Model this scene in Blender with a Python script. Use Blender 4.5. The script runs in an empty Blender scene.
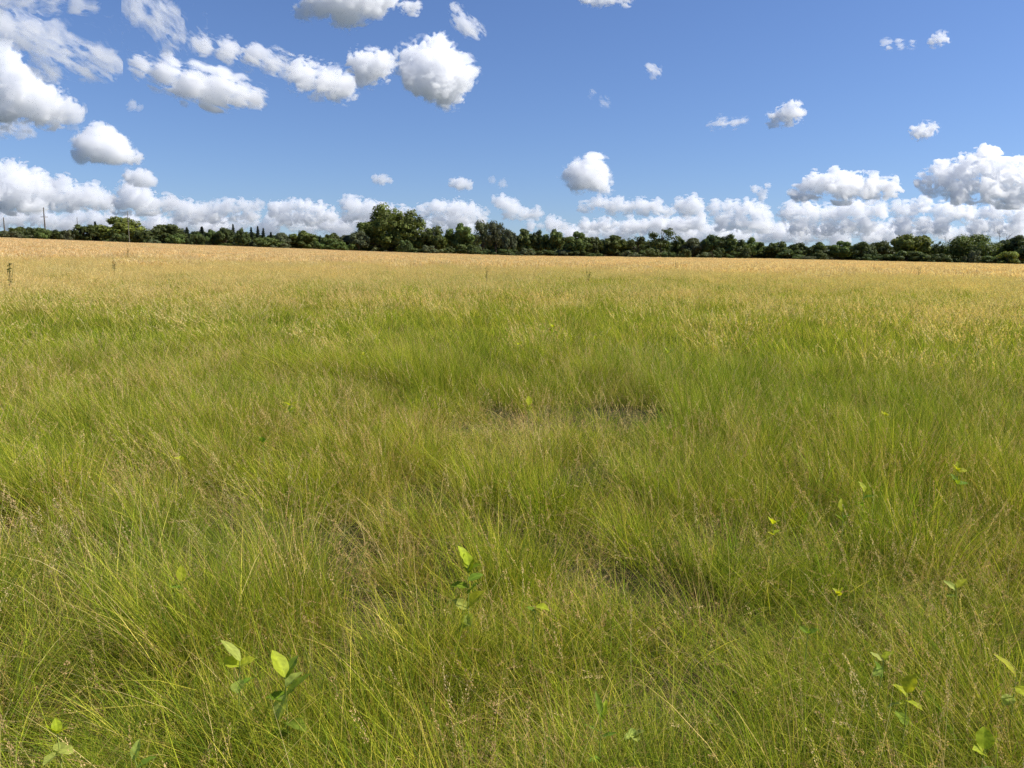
import bpy, math
import numpy as np
from mathutils import Vector, Matrix

rng = np.random.default_rng(11)
scene = bpy.context.scene
COL = scene.collection
R = math.radians

# ------------------------------------------------------------------ camera
W, H, F = 1024, 768, 770.0
CAM = np.array([0.0, 0.0, 1.65])
PITCH, ROLL = math.atan((384 - 251) / F), R(1.0)
cam = bpy.data.cameras.new('camera')
cam.sensor_width = 36.0
cam.lens = 36.0 * F / W
cam.clip_start = 0.05
cam.clip_end = 200000.0
cam_o = bpy.data.objects.new('camera', cam)
COL.objects.link(cam_o)
fwd = np.array([0, math.cos(PITCH), -math.sin(PITCH)])
up0 = np.array([0, math.sin(PITCH), math.cos(PITCH)])
rt0 = np.array([1.0, 0, 0])
# horizon sinks to the right in the photo: the camera is turned anticlockwise
rt = rt0 * math.cos(ROLL) + up0 * math.sin(ROLL)
up = -rt0 * math.sin(ROLL) + up0 * math.cos(ROLL)
M = Matrix(((rt[0], up[0], -fwd[0], CAM[0]), (rt[1], up[1], -fwd[1], CAM[1]), (rt[2], up[2], -fwd[2], CAM[2]), (0, 0, 0, 1)))
cam_o.matrix_world = M
scene.camera = cam_o


def ray(px, py):
    return fwd + rt * ((px - W / 2) / F) + up * (-(py - H / 2) / F)


def at_ground_dist(px, py, d):
    """point on the ray through a pixel, d metres away measured over the ground"""
    v = ray(px, py)
    return CAM + v * (d / math.hypot(v[0], v[1]))


def at_height(px, py, z):
    v = ray(px, py)
    return CAM + v * ((z - CAM[2]) / v[2])


# ------------------------------------------------------------------ render / world / sun
scene.render.engine = 'CYCLES'
cy = scene.cycles
cy.max_bounces = 32
cy.diffuse_bounces = 2
cy.glossy_bounces = 2
cy.transmission_bounces = 5
cy.volume_bounces = 24
cy.transparent_max_bounces = 96
cy.use_adaptive_sampling = True
cy.adaptive_threshold = 0.012
cy.adaptive_min_samples = 32
cy.use_denoising = True
cy.denoising_prefilter = 'NONE'
cy.denoiser = 'OPENIMAGEDENOISE'
cy.denoising_input_passes = 'RGB_ALBEDO_NORMAL'
cy.sample_clamp_indirect = 8.0
scene.view_settings.view_transform = 'Standard'
scene.view_settings.look = 'None'
scene.view_settings.exposure = 0.6
scene.view_settings.gamma = 1.0

SUN_AZ, SUN_EL = R(88), R(45)
world = bpy.data.worlds.new('World')
scene.world = world
world.use_nodes = True
nt = world.node_tree
nt.nodes.clear()
sky = nt.nodes.new('ShaderNodeTexSky')
sky.sky_type = 'NISHITA'
sky.sun_disc = False
sky.sun_elevation = SUN_EL
sky.sun_rotation = SUN_AZ
sky.altitude = 200
sky.air_density = 1.1
sky.dust_density = 0.35
sky.ozone_density = 4.0
bg = nt.nodes.new('ShaderNodeBackground')
bg.inputs['Strength'].default_value = 0.086
wo = nt.nodes.new('ShaderNodeOutputWorld')
# clear rural air: deeper, bluer sky than the default, and less yellow at the horizon
tcw = nt.nodes.new('ShaderNodeTexCoord')
lift = nt.nodes.new('ShaderNodeVectorMath'); lift.operation = 'ADD'; lift.inputs[1].default_value = (0, 0, 0.035)
nrm = nt.nodes.new('ShaderNodeVectorMath'); nrm.operation = 'NORMALIZE'
nt.links.new(tcw.outputs['Generated'], lift.inputs[0]); nt.links.new(lift.outputs[0], nrm.inputs[0])
nt.links.new(nrm.outputs[0], sky.inputs['Vector'])
grade = nt.nodes.new('ShaderNodeMix'); grade.data_type = 'RGBA'; grade.blend_type = 'MULTIPLY'; grade.inputs[0].default_value = 1
grade.inputs[7].default_value = (0.67, 0.745, 0.97, 1)
nt.links.new(sky.outputs[0], grade.inputs[6])
nt.links.new(grade.outputs[2], bg.inputs[0])
nt.links.new(bg.outputs[0], wo.inputs[0])

sl = bpy.data.lights.new('sun', 'SUN')
sl.energy = 4.5
sl.angle = R(0.53)
sl.color = (1.0, 0.95, 0.87)
so = bpy.data.objects.new('sun', sl)
COL.objects.link(so)
SDIR = Vector((math.sin(SUN_AZ) * math.cos(SUN_EL), math.cos(SUN_AZ) * math.cos(SUN_EL), math.sin(SUN_EL)))
so.rotation_euler = SDIR.to_track_quat('Z', 'Y').to_euler()


# ------------------------------------------------------------------ helpers
def tag(o, label=None, cat=None, group=None, kind=None):
    if label: o['label'] = label
    if cat: o['category'] = cat
    if group: o['group'] = group
    if kind: o['kind'] = kind
    return o


def empty(name, loc, rz=0.0):
    o = bpy.data.objects.new(name, None)
    o.empty_display_size = 0.2
    o.location = loc
    o.rotation_euler = (0, 0, rz)
    COL.objects.link(o)
    return o


def np_mesh(name, verts, faces, mat=None, colors=None, smooth=False):
    """verts (n,3), faces: (m,4) or (m,3) array or list of such arrays"""
    me = bpy.data.meshes.new(name)
    if not isinstance(faces, list): faces = [faces]
    faces = [f for f in faces if len(f)]
    verts = np.asarray(verts, np.float32)
    me.vertices.add(len(verts))
    me.vertices.foreach_set('co', verts.ravel())
    loops = np.concatenate([f.ravel() for f in faces]).astype(np.int32)
    sizes = np.concatenate([np.full(len(f), f.shape[1]) for f in faces])
    starts = np.concatenate([[0], np.cumsum(sizes)[:-1]]).astype(np.int32)
    me.loops.add(len(loops))
    me.loops.foreach_set('vertex_index', loops)
    me.polygons.add(len(sizes))
    me.polygons.foreach_set('loop_start', starts)
    if smooth: me.polygons.foreach_set('use_smooth', np.ones(len(sizes), bool))
    me.update(calc_edges=True)
    if colors is not None:
        a = me.color_attributes.new('Col', 'FLOAT_COLOR', 'POINT')
        c = np.ones((len(verts), 4), np.float32)
        c[:, :3] = colors
        a.data.foreach_set('color', c.ravel())
    if mat: me.materials.append(mat)
    return me


def mesh_obj(name, me, parent=None):
    o = bpy.data.objects.new(name, me)
    COL.objects.link(o)
    if parent: o.parent = parent
    return o


class Geo:
    """collects quads / tris with vertex colours"""
    def __init__(s): s.v, s.q, s.t, s.c, s.n = [], [], [], [], 0

    def add(s, v, q=None, t=None, c=None):
        v = np.asarray(v, float).reshape(-1, 3)
        s.v.append(v)
        if q is not None: s.q.append(np.asarray(q, int).reshape(-1, 4) + s.n)
        if t is not None: s.t.append(np.asarray(t, int).reshape(-1, 3) + s.n)
        s.c.append(np.broadcast_to(np.asarray(c if c is not None else (1, 1, 1), float), (len(v), 3)))
        s.n += len(v)

    def mesh(s, name, mat, smooth=False):
        fs = []
        if s.q: fs.append(np.concatenate(s.q))
        if s.t: fs.append(np.concatenate(s.t))
        return np_mesh(name, np.concatenate(s.v), fs, mat, np.concatenate(s.c), smooth)

    def tube(s, pts, rad, k=6, c=None):
        pts = np.asarray(pts, float)
        rad = np.broadcast_to(rad, len(pts))
        tan = np.gradient(pts, axis=0)
        tan /= np.linalg.norm(tan, axis=1)[:, None] + 1e-9
        ref = np.where(np.abs(tan[:, 2:3]) > 0.9, [[1.0, 0, 0]], [[0, 0, 1.0]])
        a = np.cross(tan, ref); a /= np.linalg.norm(a, axis=1)[:, None] + 1e-9
        b = np.cross(tan, a)
        th = np.arange(k) * 2 * math.pi / k
        v = pts[:, None] + rad[:, None, None] * (a[:, None] * np.cos(th)[None, :, None] + b[:, None] * np.sin(th)[None, :, None])
        n = len(pts)
        i, j = np.meshgrid(np.arange(n - 1), np.arange(k), indexing='ij')
        j2 = (j + 1) % k
        q = np.stack([i * k + j, i * k + j2, (i + 1) * k + j2, (i + 1) * k + j], -1).reshape(-1, 4)
        s.add(v.reshape(-1, 3), q=q, c=c)


# lattice noise, vectorised
_tab = np.random.default_rng(5).random((64, 64, 64)).astype(np.float32) * 2 - 1


def noise3(p):
    p = np.asarray(p, np.float32)
    i = np.floor(p).astype(np.int32)
    f = p - i
    f = f * f * f * (f * (f * 6 - 15) + 10)
    i0, i1 = i & 63, (i + 1) & 63
    x0, y0, z0 = i0[..., 0], i0[..., 1], i0[..., 2]
    x1, y1, z1 = i1[..., 0], i1[..., 1], i1[..., 2]
    fx, fy, fz = f[..., 0], f[..., 1], f[..., 2]
    T = _tab
    a = T[x0, y0, z0] * (1 - fx) + T[x1, y0, z0] * fx
    b = T[x0, y1, z0] * (1 - fx) + T[x1, y1, z0] * fx
    c = T[x0, y0, z1] * (1 - fx) + T[x1, y0, z1] * fx
    d = T[x0, y1, z1] * (1 - fx) + T[x1, y1, z1] * fx
    return (a * (1 - fy) + b * fy) * (1 - fz) + (c * (1 - fy) + d * fy) * fz


def noise2(x, y, s=1.0, seed=0.0):
    return noise3(np.stack([np.asarray(x) * s + 7.3, np.asarray(y) * s + 3.1, np.full_like(np.asarray(x, float), seed + 0.5)], -1))


def fbm2(x, y, s, seed=0, o=3):
    r, a, t = 0, 1.0, 0
    for k in range(o):
        r = r + a * noise2(x, y, s * 2 ** k, seed + 3 * k); t += a; a *= 0.5
    return r / t


def smooth(a, b, x):
    t = np.clip((x - a) / (b - a), 0, 1)
    return t * t * (3 - 2 * t)


# ------------------------------------------------------------------ terrain
_az = np.arctan((np.array([-400, 0, 128, 256, 381, 512, 768, 1024, 1500]) - 512) / F)
_gz = np.array([2.2, 2.05, 1.4, 0.75, -0.05, -0.5, -0.05, -0.2, -0.3])


def ground_z(x, y):
    x = np.asarray(x, float); y = np.asarray(y, float)
    r = np.hypot(x, y)
    az = np.arctan2(x, y)
    g = np.interp(az, _az, _gz)
    z = g * smooth(15, 250, r)
    return z + 0.04 * noise2(x, y, 0.25, 2) * smooth(1, 6, r) * (1 - smooth(60, 200, r))


# ------------------------------------------------------------------ material helpers
def mat_new(name):
    m = bpy.data.materials.new(name)
    m.use_nodes = True
    m.node_tree.nodes.clear()
    return m, m.node_tree.nodes, m.node_tree.links


def leafy_material(name, transl=0.4, rough=0.5, spec=0.3, tint_attr='', obj_var=0.0, gain=(1, 1, 1), tr_gain=(1.25, 1.2, 0.55)):
    """colour from the mesh's own 'Col', varied per instance; reflects on one side and lets light through"""
    m, N, L = mat_new(name)
    out = N.new('ShaderNodeOutputMaterial')
    at = N.new('ShaderNodeAttribute'); at.attribute_name = 'Col'
    col = at.outputs['Color']
    mul = N.new('ShaderNodeMix'); mul.data_type = 'RGBA'; mul.blend_type = 'MULTIPLY'; mul.inputs[0].default_value = 1
    L.new(col, mul.inputs[6]); mul.inputs[7].default_value = (*gain, 1)
    col = mul.outputs[2]
    if tint_attr:
        ta = N.new('ShaderNodeAttribute'); ta.attribute_type = tint_attr; ta.attribute_name = 'tint'
        m2 = N.new('ShaderNodeMix'); m2.data_type = 'RGBA'; m2.blend_type = 'MULTIPLY'; m2.inputs[0].default_value = 1
        L.new(col, m2.inputs[6]); L.new(ta.outputs['Vector'], m2.inputs[7])
        col = m2.outputs[2]
    if obj_var:
        oi = N.new('ShaderNodeObjectInfo')
        hsv = N.new('ShaderNodeHueSaturation')
        mr = N.new('ShaderNodeMapRange'); mr.inputs[3].default_value = 1 - obj_var; mr.inputs[4].default_value = 1 + obj_var
        L.new(oi.outputs['Random'], mr.inputs[0]); L.new(mr.outputs[0], hsv.inputs['Value'])
        mr2 = N.new('ShaderNodeMapRange'); mr2.inputs[3].default_value = 0.485; mr2.inputs[4].default_value = 0.515
        L.new(oi.outputs['Random'], mr2.inputs[0]); L.new(mr2.outputs[0], hsv.inputs['Hue'])
        L.new(col, hsv.inputs['Color'])
        col = hsv.outputs[0]
    if spec > 0:
        p = N.new('ShaderNodeBsdfPrincipled')
        p.inputs['Roughness'].default_value = rough
        p.inputs['Specular IOR Level'].default_value = spec
        L.new(col, p.inputs['Base Color'])
    else:
        p = N.new('ShaderNodeBsdfDiffuse')
        L.new(col, p.inputs['Color'])
    tr = N.new('ShaderNodeBsdfTranslucent')
    m3 = N.new('ShaderNodeMix'); m3.data_type = 'RGBA'; m3.blend_type = 'MULTIPLY'; m3.inputs[0].default_value = 1
    L.new(col, m3.inputs[6]); m3.inputs[7].default_value = (*tr_gain, 1)
    L.new(m3.outputs[2], tr.inputs['Color'])
    mx = N.new('ShaderNodeMixShader'); mx.inputs[0].default_value = transl
    L.new(p.outputs[0], mx.inputs[1]); L.new(tr.outputs[0], mx.inputs[2])
    L.new(mx.outputs[0], out.inputs['Surface'])
    return m


def plain_material(name, c, rough=0.8, noise_scale=None, c2=None):
    m, N, L = mat_new(name)
    out = N.new('ShaderNodeOutputMaterial')
    p = N.new('ShaderNodeBsdfPrincipled')
    p.inputs['Roughness'].default_value = rough
    p.inputs['Specular IOR Level'].default_value = 0.2
    if noise_scale:
        n = N.new('ShaderNodeTexNoise'); n.inputs['Scale'].default_value = noise_scale; n.inputs['Detail'].default_value = 5
        tc = N.new('ShaderNodeTexCoord'); L.new(tc.outputs['Object'], n.inputs['Vector'])
        mx = N.new('ShaderNodeMix'); mx.data_type = 'RGBA'
        mx.inputs[6].default_value = (*c, 1); mx.inputs[7].default_value = (*c2, 1)
        L.new(n.outputs['Fac'], mx.inputs[0]); L.new(mx.outputs[2], p.inputs['Base Color'])
    else:
        p.inputs['Base Color'].default_value = (*c, 1)
    L.new(p.outputs[0], out.inputs['Surface'])
    return m


# ------------------------------------------------------------------ ground sheet
def build_ground():
    rr = np.concatenate([[0.0], np.geomspace(0.6, 300, 90), np.geomspace(340, 60000, 24)])
    na = 180
    th = np.linspace(0, 2 * math.pi, na, endpoint=False)
    rg, tg = np.meshgrid(rr[1:], th, indexing='ij')
    x, y = rg * np.sin(tg), rg * np.cos(tg)
    z = ground_z(x, y)
    v = np.concatenate([[[0, 0, 0]], np.stack([x, y, z], -1).reshape(-1, 3)])
    n = len(rr) - 1
    i, j = np.meshgrid(np.arange(n - 1), np.arange(na), indexing='ij')
    j2 = (j + 1) % na
    q = np.stack([1 + i * na + j, 1 + (i + 1) * na + j, 1 + (i + 1) * na + j2, 1 + i * na + j2], -1).reshape(-1, 4)[:, ::-1]
    jj = np.arange(na)
    t = np.stack([np.zeros(na, int), 1 + (jj + 1) % na, 1 + jj], -1)[:, ::-1]
    m, N, L = mat_new('ground_thatch')
    out = N.new('ShaderNodeOutputMaterial'); p = N.new('ShaderNodeBsdfPrincipled')
    p.inputs['Roughness'].default_value = 0.95; p.inputs['Specular IOR Level'].default_value = 0.1
    tc = N.new('ShaderNodeTexCoord')
    n1 = N.new('ShaderNodeTexNoise'); n1.inputs['Scale'].default_value = 9; n1.inputs['Detail'].default_value = 6
    n2 = N.new('ShaderNodeTexNoise'); n2.inputs['Scale'].default_value = 0.05; n2.inputs['Detail'].default_value = 4
    L.new(tc.outputs['Object'], n1.inputs['Vector']); L.new(tc.outputs['Object'], n2.inputs['Vector'])
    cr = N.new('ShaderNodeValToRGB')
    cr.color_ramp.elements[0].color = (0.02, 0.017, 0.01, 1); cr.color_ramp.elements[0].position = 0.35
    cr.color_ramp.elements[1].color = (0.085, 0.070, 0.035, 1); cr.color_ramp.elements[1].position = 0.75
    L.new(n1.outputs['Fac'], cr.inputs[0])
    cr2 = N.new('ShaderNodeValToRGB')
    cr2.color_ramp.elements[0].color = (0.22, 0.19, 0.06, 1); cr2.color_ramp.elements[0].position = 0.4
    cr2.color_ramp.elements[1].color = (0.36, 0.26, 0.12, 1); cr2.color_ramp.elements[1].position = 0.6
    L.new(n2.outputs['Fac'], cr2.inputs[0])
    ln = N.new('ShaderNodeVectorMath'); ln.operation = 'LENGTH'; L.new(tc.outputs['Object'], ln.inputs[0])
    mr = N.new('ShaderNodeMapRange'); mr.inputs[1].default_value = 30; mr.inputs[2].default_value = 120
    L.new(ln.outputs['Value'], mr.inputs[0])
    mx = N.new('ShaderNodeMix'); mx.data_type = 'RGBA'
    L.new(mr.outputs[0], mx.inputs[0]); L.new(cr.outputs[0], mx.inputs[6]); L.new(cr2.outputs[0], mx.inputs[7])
    mr3 = N.new('ShaderNodeMapRange'); mr3.inputs[1].default_value = 300; mr3.inputs[2].default_value = 900
    L.new(ln.outputs['Value'], mr3.inputs[0])
    mx3 = N.new('ShaderNodeMix'); mx3.data_type = 'RGBA'; mx3.inputs[7].default_value = (0.05, 0.062, 0.045, 1)
    L.new(mr3.outputs[0], mx3.inputs[0]); L.new(mx.outputs[2], mx3.inputs[6])
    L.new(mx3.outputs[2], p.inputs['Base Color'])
    bp = N.new('ShaderNodeBump'); bp.inputs['Strength'].default_value = 0.6; bp.inputs['Distance'].default_value = 0.03
    L.new(n1.outputs['Fac'], bp.inputs['Height']); L.new(bp.outputs[0], p.inputs['Normal'])
    L.new(p.outputs[0], out.inputs['Surface'])
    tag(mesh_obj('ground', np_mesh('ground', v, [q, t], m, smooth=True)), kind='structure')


build_ground()

# ------------------------------------------------------------------ grass
GREEN = np.array([(0.150, 0.215, 0.024), (0.235, 0.295, 0.030), (0.330, 0.385, 0.042), (0.085, 0.135, 0.022), (0.120, 0.185, 0.030)])
YELLOW = np.array([(0.46, 0.45, 0.07), (0.54, 0.49, 0.12)])
STRAW = np.array([(0.64, 0.49, 0.23), (0.54, 0.39, 0.19), (0.72, 0.60, 0.34)])
TAN = np.array([(0.58, 0.42, 0.24), (0.48, 0.33, 0.18), (0.66, 0.52, 0.32)])
DEAD = np.array([(0.38, 0.29, 0.13), (0.24, 0.17, 0.07), (0.52, 0.43, 0.24)])


def blades(g, rg, n, spread, h0, h1, w0, w1, bend0, bend1, segs, cols, wind=0.0, root_lean=0.15, twist=0.6, fan=0.0):
    rad = spread * np.sqrt(rg.random(n)); th = rg.random(n) * 2 * math.pi
    root = np.stack([rad * np.cos(th), rad * np.sin(th), np.full(n, -0.02)], -1)
    h = rg.uniform(h0, h1, n) * rg.uniform(0.75, 1.0, n); w = rg.uniform(w0, w1, n)
    da = th + rg.normal(0, 1.1, n)
    d = np.stack([np.cos(da), np.sin(da), np.zeros(n)], -1)
    bend = rg.uniform(bend0, bend1, n)
    lean = np.stack([root[:, 0], root[:, 1], 0 * th], -1) / spread * (fan * rg.uniform(0.3, 1.0, n))[:, None] + d * (root_lean * rg.random(n))[:, None]
    sa = da + math.pi / 2 + rg.normal(0, twist, n)
    side = np.stack([np.cos(sa), np.sin(sa), np.zeros(n)], -1)
    t = np.linspace(0, 1, segs + 1)
    P = root[:, None] + h[:, None, None] * (
        t[None, :, None] * (np.array([0, 0, 1.0]) + lean[:, None]) - (wind * rg.uniform(0.4, 1.6, n)[:, None] * t ** 1.35)[:, :, None] * np.array([1.0, 0, 0.35]) + (bend[:, None] * t ** 2.2)[:, :, None] * d[:, None]
        - (0.45 * bend[:, None] ** 2 * t ** 2.5)[:, :, None] * np.array([0, 0, 1.0]))
    P[..., 2] = np.maximum(P[..., 2], -0.02)
    wt = w[:, None] * np.clip(np.minimum(0.65 + t * 2, 1.0) * (1 - t ** 2.2), 0.06, 1)[None]
    Lf, Rt = P - side[:, None] * wt[..., None] / 2, P + side[:, None] * wt[..., None] / 2
    v = np.stack([Lf, Rt], 2).reshape(n, -1, 3)
    k = (segs + 1) * 2
    i = np.arange(segs) * 2
    q = np.stack([i, i + 1, i + 3, i + 2], -1)
    q = (q[None] + (np.arange(n) * k)[:, None, None]).reshape(-1, 4)
    ci = cols[rg.integers(0, len(cols), n)] * rg.uniform(0.55, 1.3, n)[:, None]
    g.add(v.reshape(-1, 3), q=q, c=np.repeat(ci, k, 0))
    return P


def panicles(g, rg, P, length, nsp, sl, sw, cols, spread=0.35):
    """spikelets along the last stretch of every stem in P"""
    n = len(P)
    tip, pre = P[:, -1], P[:, -2]
    ax = tip - pre; ax /= np.linalg.norm(ax, axis=1)[:, None] + 1e-9
    t = rg.random((n, nsp))
    base = tip[:, None] - ax[:, None] * (t * length)[..., None]
    dirs = rg.normal(0, 1, (n, nsp, 3)); dirs /= np.linalg.norm(dirs, axis=2)[..., None]
    taper = (0.35 + 0.9 * t) * (1.1 - 0.6 * t)
    dd = ax[:, None] + dirs * spread * 1.6
    dd /= np.linalg.norm(dd, axis=2)[..., None]
    base = base + dirs * (spread * length * 0.28 * taper)[..., None]
    s = np.cross(dd, rg.normal(0, 1, (n, nsp, 3))); s /= np.linalg.norm(s, axis=2)[..., None]
    L_ = sl * rg.uniform(0.7, 1.3, (n, nsp, 1)); W_ = sw * rg.uniform(0.7, 1.3, (n, nsp, 1))
    v = np.stack([base, base + dd * L_ * 0.5 - s * W_ / 2, base + dd * L_, base + dd * L_ * 0.5 + s * W_ / 2], 2)
    q = np.arange(n * nsp * 4).reshape(-1, 4)
    ci = (cols[rg.integers(0, len(cols), n)] * rg.uniform(0.8, 1.2, n)[:, None])
    c = np.repeat(ci, nsp * 4, 0)
    g.add(v.reshape(-1, 3), q=q, c=c)


def euler_from_tilt(spin, tx, ty):
    """R = tilt(lean vector (tx,ty)) * Rz(spin) as XYZ euler angles"""
    ang = np.hypot(tx, ty) + 1e-9
    kx, ky = -ty / ang, tx / ang                 # rotation axis, lies flat
    c, s = np.cos(ang), np.sin(ang)
    o = np.zeros_like(c)
    T = np.stack([np.stack([c + kx * kx * (1 - c), kx * ky * (1 - c), ky * s], -1),
                  np.stack([kx * ky * (1 - c), c + ky * ky * (1 - c), -kx * s], -1),
                  np.stack([-ky * s, kx * s, c], -1)], -2)
    Z = np.stack([np.stack([np.cos(spin), -np.sin(spin), o], -1), np.stack([np.sin(spin), np.cos(spin), o], -1),
                  np.stack([o, o, o + 1], -1)], -2)
    m = T @ Z
    return np.stack([np.arctan2(m[:, 2, 1], m[:, 2, 2]), -np.arcsin(np.clip(m[:, 2, 0], -1, 1)), np.arctan2(m[:, 1, 0], m[:, 0, 0])], -1)


def scatter_object(name, protos, pts, rot, scl, idx, tint, label, realize=False):
    """one object whose points carry the clumps"""
    me = bpy.data.meshes.new(name)
    me.vertices.add(len(pts))
    me.vertices.foreach_set('co', np.asarray(pts, np.float32).ravel())
    for nm, ty, arr in (('rot', 'FLOAT_VECTOR', rot), ('scl', 'FLOAT_VECTOR', scl), ('tintp', 'FLOAT_VECTOR', tint)):
        a = me.attributes.new(nm, ty, 'POINT'); a.data.foreach_set('vector', np.asarray(arr, np.float32).ravel())
    a = me.attributes.new('pick', 'INT', 'POINT'); a.data.foreach_set('value', np.asarray(idx, np.int32))
    o = mesh_obj(name, me)
    tag(o, label, name.replace('_', ' ').split()[-1], kind='stuff')
    coll = bpy.data.collections.new(name + '_clumps')
    for k, pm in enumerate(protos):
        coll.objects.link(bpy.data.objects.new('%s_clump_%02d' % (name, k), pm))
    ng = bpy.data.node_groups.new(name + '_scatter', 'GeometryNodeTree')
    ng.interface.new_socket('Geometry', in_out='INPUT', socket_type='NodeSocketGeometry')
    ng.interface.new_socket('Geometry', in_out='OUTPUT', socket_type='NodeSocketGeometry')
    N, L = ng.nodes, ng.links
    gi, go = N.new('NodeGroupInput'), N.new('NodeGroupOutput')
    m2p = N.new('GeometryNodeMeshToPoints')
    ci = N.new('GeometryNodeCollectionInfo')
    ci.inputs['Collection'].default_value = coll
    ci.inputs['Separate Children'].default_value = True
    ci.inputs['Reset Children'].default_value = True
    iop = N.new('GeometryNodeInstanceOnPoints')
    iop.inputs['Pick Instance'].default_value = True

    def attr(nm, ty):
        n = N.new('GeometryNodeInputNamedAttribute'); n.data_type = ty; n.inputs['Name'].default_value = nm
        return n.outputs['Attribute']
    e2r = N.new('FunctionNodeEulerToRotation')
    L.new(attr('rot', 'FLOAT_VECTOR'), e2r.inputs[0])
    L.new(gi.outputs[0], m2p.inputs['Mesh'])
    L.new(m2p.outputs[0], iop.inputs['Points'])
    L.new(ci.outputs[0], iop.inputs['Instance'])
    L.new(attr('pick', 'INT'), iop.inputs['Instance Index'])
    L.new(e2r.outputs[0], iop.inputs['Rotation'])
    L.new(attr('scl', 'FLOAT_VECTOR'), iop.inputs['Scale'])
    st = N.new('GeometryNodeStoreNamedAttribute'); st.data_type = 'FLOAT_VECTOR'; st.domain = 'INSTANCE'
    st.inputs['Name'].default_value = 'tint'
    L.new(iop.outputs[0], st.inputs['Geometry'])
    L.new(attr('tintp', 'FLOAT_VECTOR'), st.inputs['Value'])
    if realize:                                             # near blades as one true mesh: renders faster than overlapping copies
        rl = N.new('GeometryNodeRealizeInstances')
        L.new(st.outputs[0], rl.inputs[0]); L.new(rl.outputs[0], go.inputs[0])
    else:
        L.new(st.outputs[0], go.inputs[0])
    md = o.modifiers.new('scatter', 'NODES'); md.node_group = ng
    return o


def sector(rg, dens, r0, r1):
    """random points over the part of the field the photograph looks at, with a margin to both sides and behind"""
    y0, y1 = -2.2, r1
    wmax = 4.2 + 0.74 * r1
    n = int(dens * 2 * wmax * (y1 - y0))
    x, y = (rg.random(n) * 2 - 1) * wmax, y0 + (y1 - y0) * rg.random(n)
    r = np.hypot(x, y)
    k = (r > r0) & (r < r1) & (np.abs(x) < 4.2 + 0.74 * np.maximum(y, 0))
    return x[k], y[k]


# a thin bare strip across the field, about 8 m off
def bare(x, y):
    cx = x + 0.35 * noise2(x, y, 1.3, 40); cyy = y + 0.45 * noise2(x, y, 1.1, 44)
    a = np.exp(-(((cx - 0.95) / 0.45) ** 2 + ((cyy - 7.5) / 0.85) ** 2) ** 2)
    b = 0.72 * np.exp(-(((cx + 0.20) / 0.85) ** 2 + ((cyy - 7.2) / 0.6) ** 2) ** 2)
    return np.maximum(a, b)


def straw_amount(x, y):
    r = np.hypot(x, y); az = np.arctan2(x, y)
    s = 0.36 + 0.60 * smooth(8, 28, r) + 0.38 * smooth(0.0, -0.5, az) * smooth(2.5, 5, r) + 0.15 * smooth(0.3, 0.6, az)
    return np.clip(s + 0.45 * fbm2(x, y, 0.35, 10) + 0.25 * fbm2(x, y, 1.4, 14), 0.02, 1.6)


def plant_z(z): return 0.06 + 0.60 * z


PLANT_XY = []
for _px, _py, _z in ((468, 560, .62), (285, 672, .5), (240, 656, .42), (907, 688, .45), (884, 655, .42), (182, 576, .42), (601, 712, .4), (634, 728, .34), (773, 519, .48),
                     (957, 583, .45), (1016, 672, .45), (985, 744, .42), (57, 727, .38), (135, 755, .34), (536, 602, .45), (808, 628, .40), (838, 590, .42), (843, 507, .48)):
    _p = at_height(_px, _py + 5, plant_z(_z)); PLANT_XY.append((_p[0], _p[1]))


def wind_of(x, y, rg):
    """0..1: how far the stems are pushed over, most on the left of the view"""
    az = np.arctan2(x, y)
    return np.clip(0.30 + 0.45 * smooth(0.15, -0.5, az) + 0.5 * fbm2(x, y, 0.45, 20) + rg.normal(0, 0.14, len(x)), 0, 0.999)


def tint_of(x, y, rg):
    n = fbm2(x, y, 0.22, 30) + 0.6 * fbm2(x, y, 0.9, 33)
    k = np.clip(0.55 + 0.7 * n, 0, 1)[:, None]
    t = (1 - k) * np.array([0.84, 0.95, 0.92]) + k * np.array([1.20, 1.08, 1.0])
    # a cooler blue green patch of finer grass lies to the left of the viewer
    c = np.exp(-(((x + 1.75 + 0.2 * noise2(x, y, 1.7, 90)) / 0.75) ** 2 + ((y - 3.75 + 0.2 * noise2(x, y, 1.9, 91)) / 0.42) ** 2))[:, None]
    t = t * ((1 - c) + c * np.array([0.88, 0.98, 1.35]))
    near = (0.95 + 0.05 * smooth(2.5, 6.0, np.hypot(x, y)))[:, None]
    return t * near * rg.uniform(0.85, 1.15, (len(x), 1)) * np.array([1.25, 1.26, 0.98])


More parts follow.
